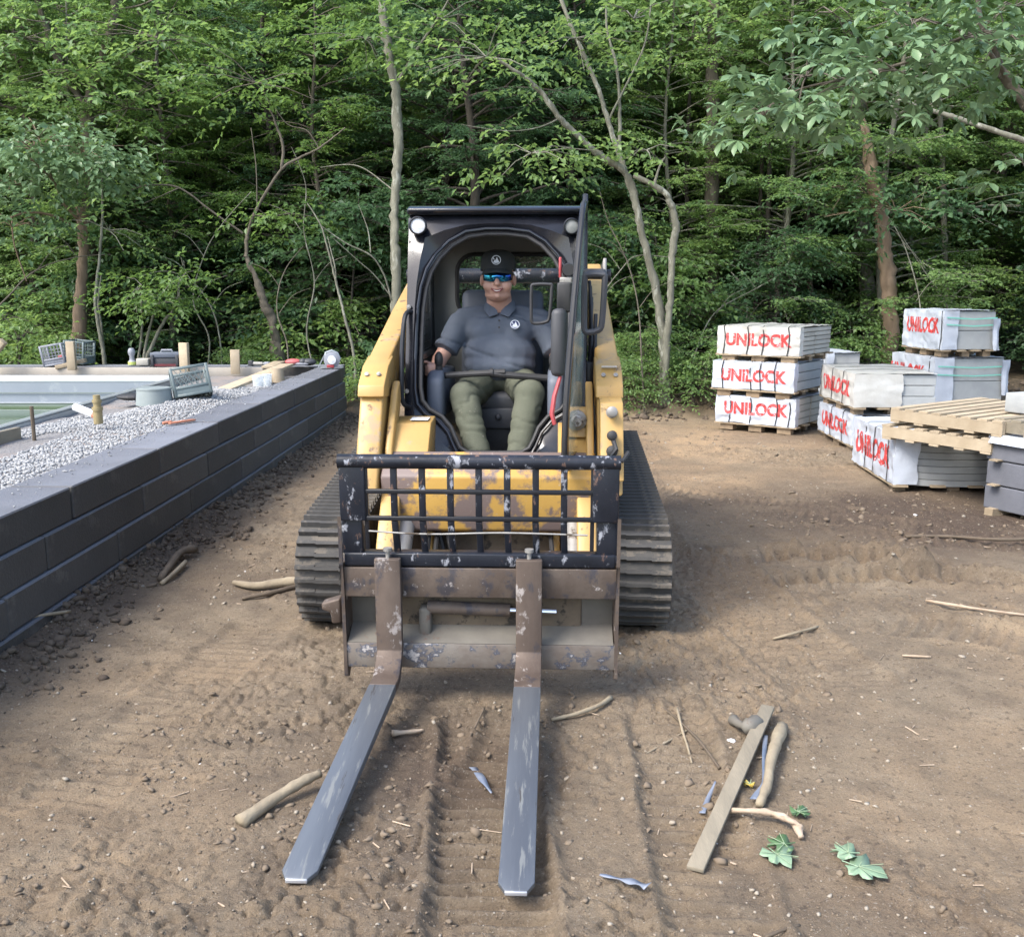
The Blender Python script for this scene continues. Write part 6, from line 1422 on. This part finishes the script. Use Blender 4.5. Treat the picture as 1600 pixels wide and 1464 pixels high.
# forked tree right of the loader
traced('forked_tree', 'forked tree with two trunks joining low, right of the loader', 'tree', [
    ([(1043, 655, 13.3), (1038, 600, 13.3), (1034, 500, 13.3), (1012, 400, 13.3), (995, 330, 13.3), (978, 272, 13.3), (940, 245, 13.2), (905, 215, 13.1), (875, 185, 13.0), (845, 145, 12.9), (815, 118, 12.8), (770, 90, 12.7)], [.10, .085, .075, .062, .06, .055, .05, .045, .042, .036, .03, .02]),
    ([(978, 272, 13.3), (965, 235, 13.4), (950, 190, 13.5), (935, 140, 13.6), (905, 70, 13.7), (880, 10, 13.8), (860, -60, 13.9)], [.05, .044, .04, .036, .034, .03, .02]),
    ([(968, 240, 13.4), (968, 160, 13.5), (962, 100, 13.5), (948, 40, 13.6), (950, -50, 13.7)], [.035, .026, .024, .02, .015]),
    ([(1040, 560, 13.25), (1046, 480, 13.2), (1050, 400, 13.2), (1056, 350, 13.2), (1044, 310, 13.2), (1022, 290, 13.2), (990, 275, 13.25)], [.06, .058, .056, .058, .05, .04, .04]),
    ([(1022, 290, 13.2), (1030, 262, 13.2), (1040, 245, 13.2)], [.03, .018, .01]),
    ([(950, 190, 13.5), (985, 120, 13.4), (1010, 60, 13.4), (1020, -30, 13.4)], [.02, .016, .014, .01]),
    ([(875, 185, 13.0), (840, 200, 12.9), (790, 205, 12.8), (720, 195, 12.7)], [.012, .009, .007, .004])], 'bark_pale',
    [(1010, 235, 13.1, .35, .2, 22), (830, 240, 12.7, .9, .35, 55), (900, 60, 13.4, .9, .5, 50), (990, 30, 13.2, .8, .5, 40), (760, 90, 12.8, .9, .45, 50), (930, -60, 13.6, 1.5, .8, 80)], 'lf_mid', .10, seed=3)
# snapped brown tree on the right
traced('snapped_tree', 'brown tree with a splintered snapped top behind the right pallets', 'tree', [
    ([(1394, 600, 15.3), (1392, 540, 15.3), (1390, 470, 15.3), (1384, 400, 15.3), (1376, 340, 15.3), (1362, 270, 15.3), (1355, 220, 15.3), (1349, 190, 15.3)], [.16, .135, .12, .12, .11, .10, .085, .05]),
    ([(1358, 225, 15.3), (1352, 195, 15.2), (1346, 180, 15.2)], [.05, .03, .012])], 'bark_tan', [(1400, 330, 15.0, 1.1, .5, 60), (1330, 290, 15.2, .8, .4, 40)], 'lf_deep', .11, seed=4)
traced('pale_trunk_tree', 'pale barked trunk showing between leaves at the top right', 'tree', [
    ([(1368, 640, 17.2), (1350, 400, 17.2), (1342, 200, 17.2), (1332, 85, 17.2), (1322, 20, 17.2), (1312, -60, 17.2)], [.16, .15, .14, .135, .13, .12])], 'bark_pale', [(1300, -60, 17, 1.6, .9, 90)], 'lf_mid', .12, seed=5)
traced('straight_tree', 'straight dark trunk left of the leftmost paver stack', 'tree', [
    ([(1118, 640, 16.6), (1114, 500, 16.6), (1113, 350, 16.6), (1113, 200, 16.6), (1116, 60, 16.6), (1118, -120, 16.6)], [.15, .12, .115, .11, .105, .09])], 'bark_mid', [(1080, 60, 16.3, 1.3, .8, 80), (1160, -20, 16.3, 1.3, .8, 70)], 'lf_mid', .11, seed=6)
traced('leaning_dark_tree', 'dark leaning trunk in the gap behind the leftmost paver stack', 'tree', [
    ([(1232, 470, 17), (1246, 410, 17), (1262, 360, 17), (1282, 310, 17), (1300, 240, 17)], [.17, .15, .13, .11, .07])], 'bark_dark', None)
traced('thin_tree', 'thin pale trunk behind the right rear paver cubes', 'tree', [
    ([(1480, 560, 16.5), (1476, 400, 16.5), (1474, 300, 16.5), (1470, 200, 16.5), (1466, 120, 16.5)], [.06, .055, .05, .045, .035])], 'bark_pale', [(1490, 330, 16, 1.4, .5, 80)], 'lf_deep', .11, seed=8)
for i, (x0, y0, x1, y1, lab) in enumerate(((1196, 560, 1200, 350, 'slender dark trunk just right of the straight dark trunk'), (1170, 520, 1186, 380, 'second slender dark trunk beside the leftmost paver stack'), (1260, 520, 1262, 330, 'slender grey trunk behind the gap between paver stacks'), (1085, 560, 1072, 300, 'thin leaning stem between the forked tree and the paver stacks'))):
    traced('slender_tree', lab, 'tree', [([(x0, y0 + 60, 16.0 + i * .3), ((x0 + x1) / 2 + 6, (y0 + y1) / 2, 16.1 + i * .3), (x1, y1, 16.2 + i * .3), (x1 + 6, y1 - 160, 16.3 + i * .3)], [.07, .055, .05, .03])], 'bark_dark' if i != 2 else 'bark_mid', None, seed=20 + i)
# left side
traced('broken_brown_tree', 'broken brown trunk with spreading pale leaved branches on the left', 'tree', [
    ([(123, 590, 14.6), (124, 520, 14.6), (128, 440, 14.6), (130, 380, 14.6), (127, 335, 14.6), (118, 325, 14.6)], [.12, .10, .09, .085, .075, .04]),
    ([(130, 350, 14.6), (100, 318, 14.4), (85, 285, 14.3), (62, 262, 14.1), (40, 240, 14)], [.035, .026, .02, .014, .009]),
    ([(128, 365, 14.6), (90, 340, 14.4), (45, 332, 14.2), (10, 340, 14), (-20, 320, 13.9)], [.03, .024, .02, .016, .012]),
    ([(18, 338, 14), (22, 380, 13.9), (35, 420, 13.9), (42, 440, 13.9)], [.014, .012, .01, .007]),
    ([(85, 285, 14.3), (60, 240, 14.2), (20, 215, 14.1)], [.014, .01, .006])], 'bark_tan',
    [(60, 240, 13.8, .65, .3, 60), (130, 240, 13.9, .7, .3, 55), (20, 290, 13.8, .6, .25, 40), (140, 275, 14.0, .5, .2, 35), (60, 215, 14, .6, .3, 35), (170, 260, 14, .4, .25, 25), (20, 355, 13.9, .45, .3, 25)], 'lf_pale', .12, seed=9)
traced('twin_stem_sapling', 'thin bent sapling stems right of the broken brown trunk', 'sapling', [
    ([(165, 578, 13.9), (160, 540, 13.9), (152, 500, 13.9), (150, 460, 13.9), (156, 400, 13.9), (160, 330, 13.9), (158, 250, 14)], [.04, .034, .03, .028, .024, .02, .012]),
    ([(163, 560, 13.95), (158, 510, 14), (154, 470, 14), (158, 430, 14)], [.025, .022, .018, .01])], 'bark_pale', [(170, 360, 13.8, .5, .4, 30)], 'lf_mid', .09, seed=10)
traced('forked_upper_tree', 'grey forked limbs crossing the foliage at the top left', 'tree', [
    ([(135, 600, 16), (138, 400, 16), (137, 200, 15.9), (138, 165, 15.9), (150, 120, 15.9), (168, 70, 15.8), (180, 20, 15.8), (186, -40, 15.7)], [.16, .14, .12, .085, .08, .075, .07, .06]),
    ([(138, 175, 15.9), (110, 130, 16), (92, 95, 16), (75, 50, 16), (58, 0, 16), (50, -40, 16)], [.07, .065, .07, .06, .05, .04]),
    ([(170, 60, 15.8), (120, 40, 15.6), (60, 34, 15.5), (10, 25, 15.4)], [.02, .016, .013, .01]),
    ([(182, 15, 15.8), (215, 10, 15.7), (240, 0, 15.6)], [.02, .016, .012])], 'bark_mid', [(130, 110, 15.4, 1.4, .5, 50), (250, 60, 15.2, 1.2, .6, 80), (40, 60, 15.4, 1.2, .6, 60), (200, 170, 15.3, 1.1, .5, 70)], 'lf_mid', .12, seed=11)
traced('sloping_tree', 'dark trunk with a long limb sloping up to the right, left of the loader', 'tree', [
    ([(438, 590, 14.8), (432, 540, 14.8), (424, 500, 14.8), (412, 470, 14.8), (402, 440, 14.8), (384, 400, 14.8)], [.12, .10, .085, .07, .055, .036]),
    ([(384, 402, 14.8), (388, 362, 14.8), (405, 320, 14.7), (440, 265, 14.6), (470, 246, 14.6), (498, 232, 14.5), (540, 200, 14.4)], [.036, .032, .027, .023, .02, .016, .010]),
    ([(440, 265, 14.6), (442, 230, 14.6), (430, 190, 14.6), (420, 170, 14.6)], [.03, .026, .02, .014]),
    ([(380, 365, 14.8), (330, 330, 14.7), (280, 294, 14.6), (230, 290, 14.5), (200, 300, 14.5)], [.02, .018, .016, .012, .008]),
    ([(280, 294, 14.6), (255, 305, 14.5), (225, 318, 14.4)], [.012, .01, .006]),
    ([(402, 330, 14.7), (400, 260, 14.7), (392, 200, 14.7)], [.012, .01, .008]),
    ([(498, 232, 14.5), (480, 205, 14.5), (450, 195, 14.5), (430, 170, 14.5)], [.012, .01, .008, .006])], 'bark_mid', [(420, 340, 14.3, .6, .25, 25), (400, 130, 14.3, .9, .5, 50)], 'lf_bright', .10, seed=12)
traced('pale_sapling', 'thin pale curving sapling between the wall corner and the loader', 'sapling', [
    ([(556, 612, 13.6), (554, 560, 13.6), (545, 520, 13.6), (535, 480, 13.6), (525, 440, 13.6), (515, 400, 13.6), (500, 350, 13.6), (480, 318, 13.6)], [.028, .025, .023, .021, .019, .016, .013, .008]),
    ([(525, 440, 13.6), (524, 420, 13.5), (518, 395, 13.5), (512, 370, 13.5)], [.014, .012, .009, .006]),
    ([(612, 470, 14), (600, 430, 13.9), (580, 400, 13.8), (540, 380, 13.7), (500, 352, 13.6)], [.016, .015, .013, .010, .006]),
    ([(610, 462, 14), (585, 430, 13.9), (560, 408, 13.8), (520, 372, 13.7)], [.012, .010, .008, .005]),
    ([(579, 395, 13.8), (575, 360, 13.8), (560, 320, 13.8)], [.010, .008, .005])], 'bark_pale', [(565, 600, 13.3, .3, .25, 14)], 'lf_pale', .09, seed=13)
traced('sunlit_shrub', 'bright yellow green shrub on bare stems behind the toolbox', 'shrub', [
    ([(226, 575, 13.7), (228, 540, 13.7), (236, 505, 13.7), (245, 480, 13.7)], [.03, .026, .02, .014]),
    ([(228, 575, 13.7), (240, 535, 13.7), (258, 500, 13.7), (268, 488, 13.7), (280, 460, 13.7)], [.034, .03, .026, .018, .01]),
    ([(215, 575, 13.7), (220, 535, 13.7), (222, 500, 13.7), (220, 460, 13.7)], [.025, .022, .016, .01])], 'bark_pale',
    [(225, 450, 13.5, .42, .22, 36), (280, 440, 13.5, .28, .32, 36), (250, 475, 13.5, .4, .2, 30), (215, 480, 13.6, .3, .2, 18), (286, 415, 13.5, .12, .2, 12)], 'lf_bright', .085, seed=14)
traced('left_edge_shrub', 'leafy green shrub at the left edge behind the wall', 'shrub', [([(30, 570, 13.8), (35, 540, 13.8), (40, 515, 13.8)], [.02, .015, .01])], 'bark_dark', [(30, 530, 13.6, .5, .3, 60), (70, 545, 13.7, .3, .2, 25), (5, 500, 13.6, .4, .2, 25)], 'lf_mid', .085, seed=15)
# long-leaved tree leaning in from the right
traced('large_leaf_tree', 'tree with big pale hand shaped leaves reaching in at the top right', 'tree', [
    ([(1690, 560, 10.6), (1660, 380, 10.6), (1625, 200, 10.6), (1600, 160, 10.6), (1578, 130, 10.6), (1560, 105, 10.6), (1548, 70, 10.5), (1530, 20, 10.4), (1520, -60, 10.3)], [.16, .13, .10, .07, .065, .06, .04, .03, .02]),
    ([(1578, 130, 10.6), (1520, 60, 10.3), (1440, 90, 10.1), (1340, 120, 10), (1250, 140, 9.9), (1180, 180, 9.8)], [.03, .026, .022, .018, .012, .006]),
    ([(1548, 70, 10.5), (1480, 40, 10.2), (1420, 30, 10.1)], [.02, .014, .008])], 'bark_mid',
    [(1260, 120, 9.9, .62, .26, 58), (1340, 130, 9.9, .6, .26, 50), (1195, 180, 9.8, .32, .2, 26), (1420, 40, 10, .6, .28, 42), (1500, 60, 10.1, .6, .3, 46), (1570, 60, 10.2, .6, .4, 50), (1400, 110, 10, .5, .22, 24), (1585, 10, 10.2, .5, .3, 40), (1590, 250, 10, .25, .2, 16), (1300, 20, 10, .35, .25, 16)], 'lf_pale', .155, nlf=7, palm=True, seed=16)
traced('bowed_tree', 'long bare grey limb slanting in from the upper right', 'tree', [
    ([(1735, 640, 12.0), (1725, 450, 12.0), (1700, 290, 12.1), (1640, 232, 12.2), (1600, 220, 12.2), (1540, 200, 12.3), (1480, 180, 12.4), (1435, 168, 12.5), (1420, 160, 12.5), (1390, 155, 12.6)], [.08, .07, .06, .05, .042, .038, .034, .03, .02, .01]),
    ([(1435, 168, 12.5), (1410, 170, 12.5), (1385, 164, 12.6)], [.014, .01, .006])], 'bark_pale', None)
# bare vine stems and arching twigs, each one a thing
VN = [
 ([(452, 600), (446, 540), (436, 490), (438, 450), (452, 415), (470, 385)], 13.9, 'rising beside the sloping dark trunk'),
 ([(318, 600), (322, 530), (306, 470), (318, 400), (350, 350), (392, 300)], 14.2, 'leaning right between the lumber posts'),
 ([(934, 640), (950, 560), (940, 470), (968, 420), (1000, 400), (1046, 402)], 12.9, 'bending right beside the loader door'),
 ([(1010, 640), (998, 560), (1000, 480), (982, 410), (955, 350), (938, 300)], 12.9, 'leaning left towards the loader door top'),
 ([(1062, 640), (1085, 560), (1120, 490), (1180, 450), (1222, 425), (1240, 395)], 14.6, 'arching over the leftmost paver stack'),
 ([(1150, 640), (1146, 560), (1168, 500), (1160, 450), (1146, 425)], 15.2, 'rising behind the leftmost paver stack'),
 ([(1262, 640), (1250, 560), (1232, 500), (1205, 440), (1200, 415)], 15.1, 'bending left in the gap between paver stacks'),
 ([(1432, 640), (1440, 560), (1432, 470), (1420, 390), (1392, 345), (1378, 330)], 14.4, 'rising behind the topmost grey cube'),
 ([(1500, 640), (1496, 560), (1480, 480), (1446, 420), (1400, 362)], 14.8, 'leaning left behind the right rear cubes'),
 ([(-20, 520), (20, 455), (60, 420), (120, 402), (175, 398)], 13.9, 'sweeping low across the left edge of the woods'),
 ([(350, 600), (342, 530), (330, 480), (300, 440), (262, 424), (215, 432)], 14.1, 'arching left over the sunlit shrub'),
 ([(500, 600), (478, 520), (492, 440), (470, 360), (478, 290), (455, 230)], 14.3, 'wavering up left of the slim pale tree')]
for i, (pp, Y, lb) in enumerate(VN):
    traced('bare_stem', 'thin bare stem ' + lb, 'stem', [([(x + RS.uniform(-5, 5), y, Y + .1 * j) for j, (x, y) in enumerate(pp)], [.016 - .0022 * j for j in range(len(pp))])] + [([(pp[k][0], pp[k][1], Y + .1 * k), (pp[k][0] + sg * 22, pp[k][1] - 28, Y + .1 * k), (pp[k][0] + sg * 50, pp[k][1] - 40, Y + .1 * k)], [.007, .005, .003]) for k, sg in ((2, 1), (3, -1))], 'bark_pale' if i % 3 else 'bark_mid', None, seed=40 + i)
# low plants along the edge
n_ = 0
for i, (px, Y, lab) in enumerate(((985, 13.2, 'low green plant left of the forked tree foot'), (1010, 13.9, 'low green plant behind the forked tree foot'), (1088, 13.6, 'low green plant left of the paver stacks'), (575, 13.5, 'small leafy plant at the wall corner'), (395, 14.2, 'broad leafy plant behind the pool wall posts'))):
    p = atz(px, 640, 0); x = (px - 800) / FPX * Y; inst('low_plant', BU[2], x, Y, i * 1.3, .55 + .1 * (i % 3), lab, 'plant', None)
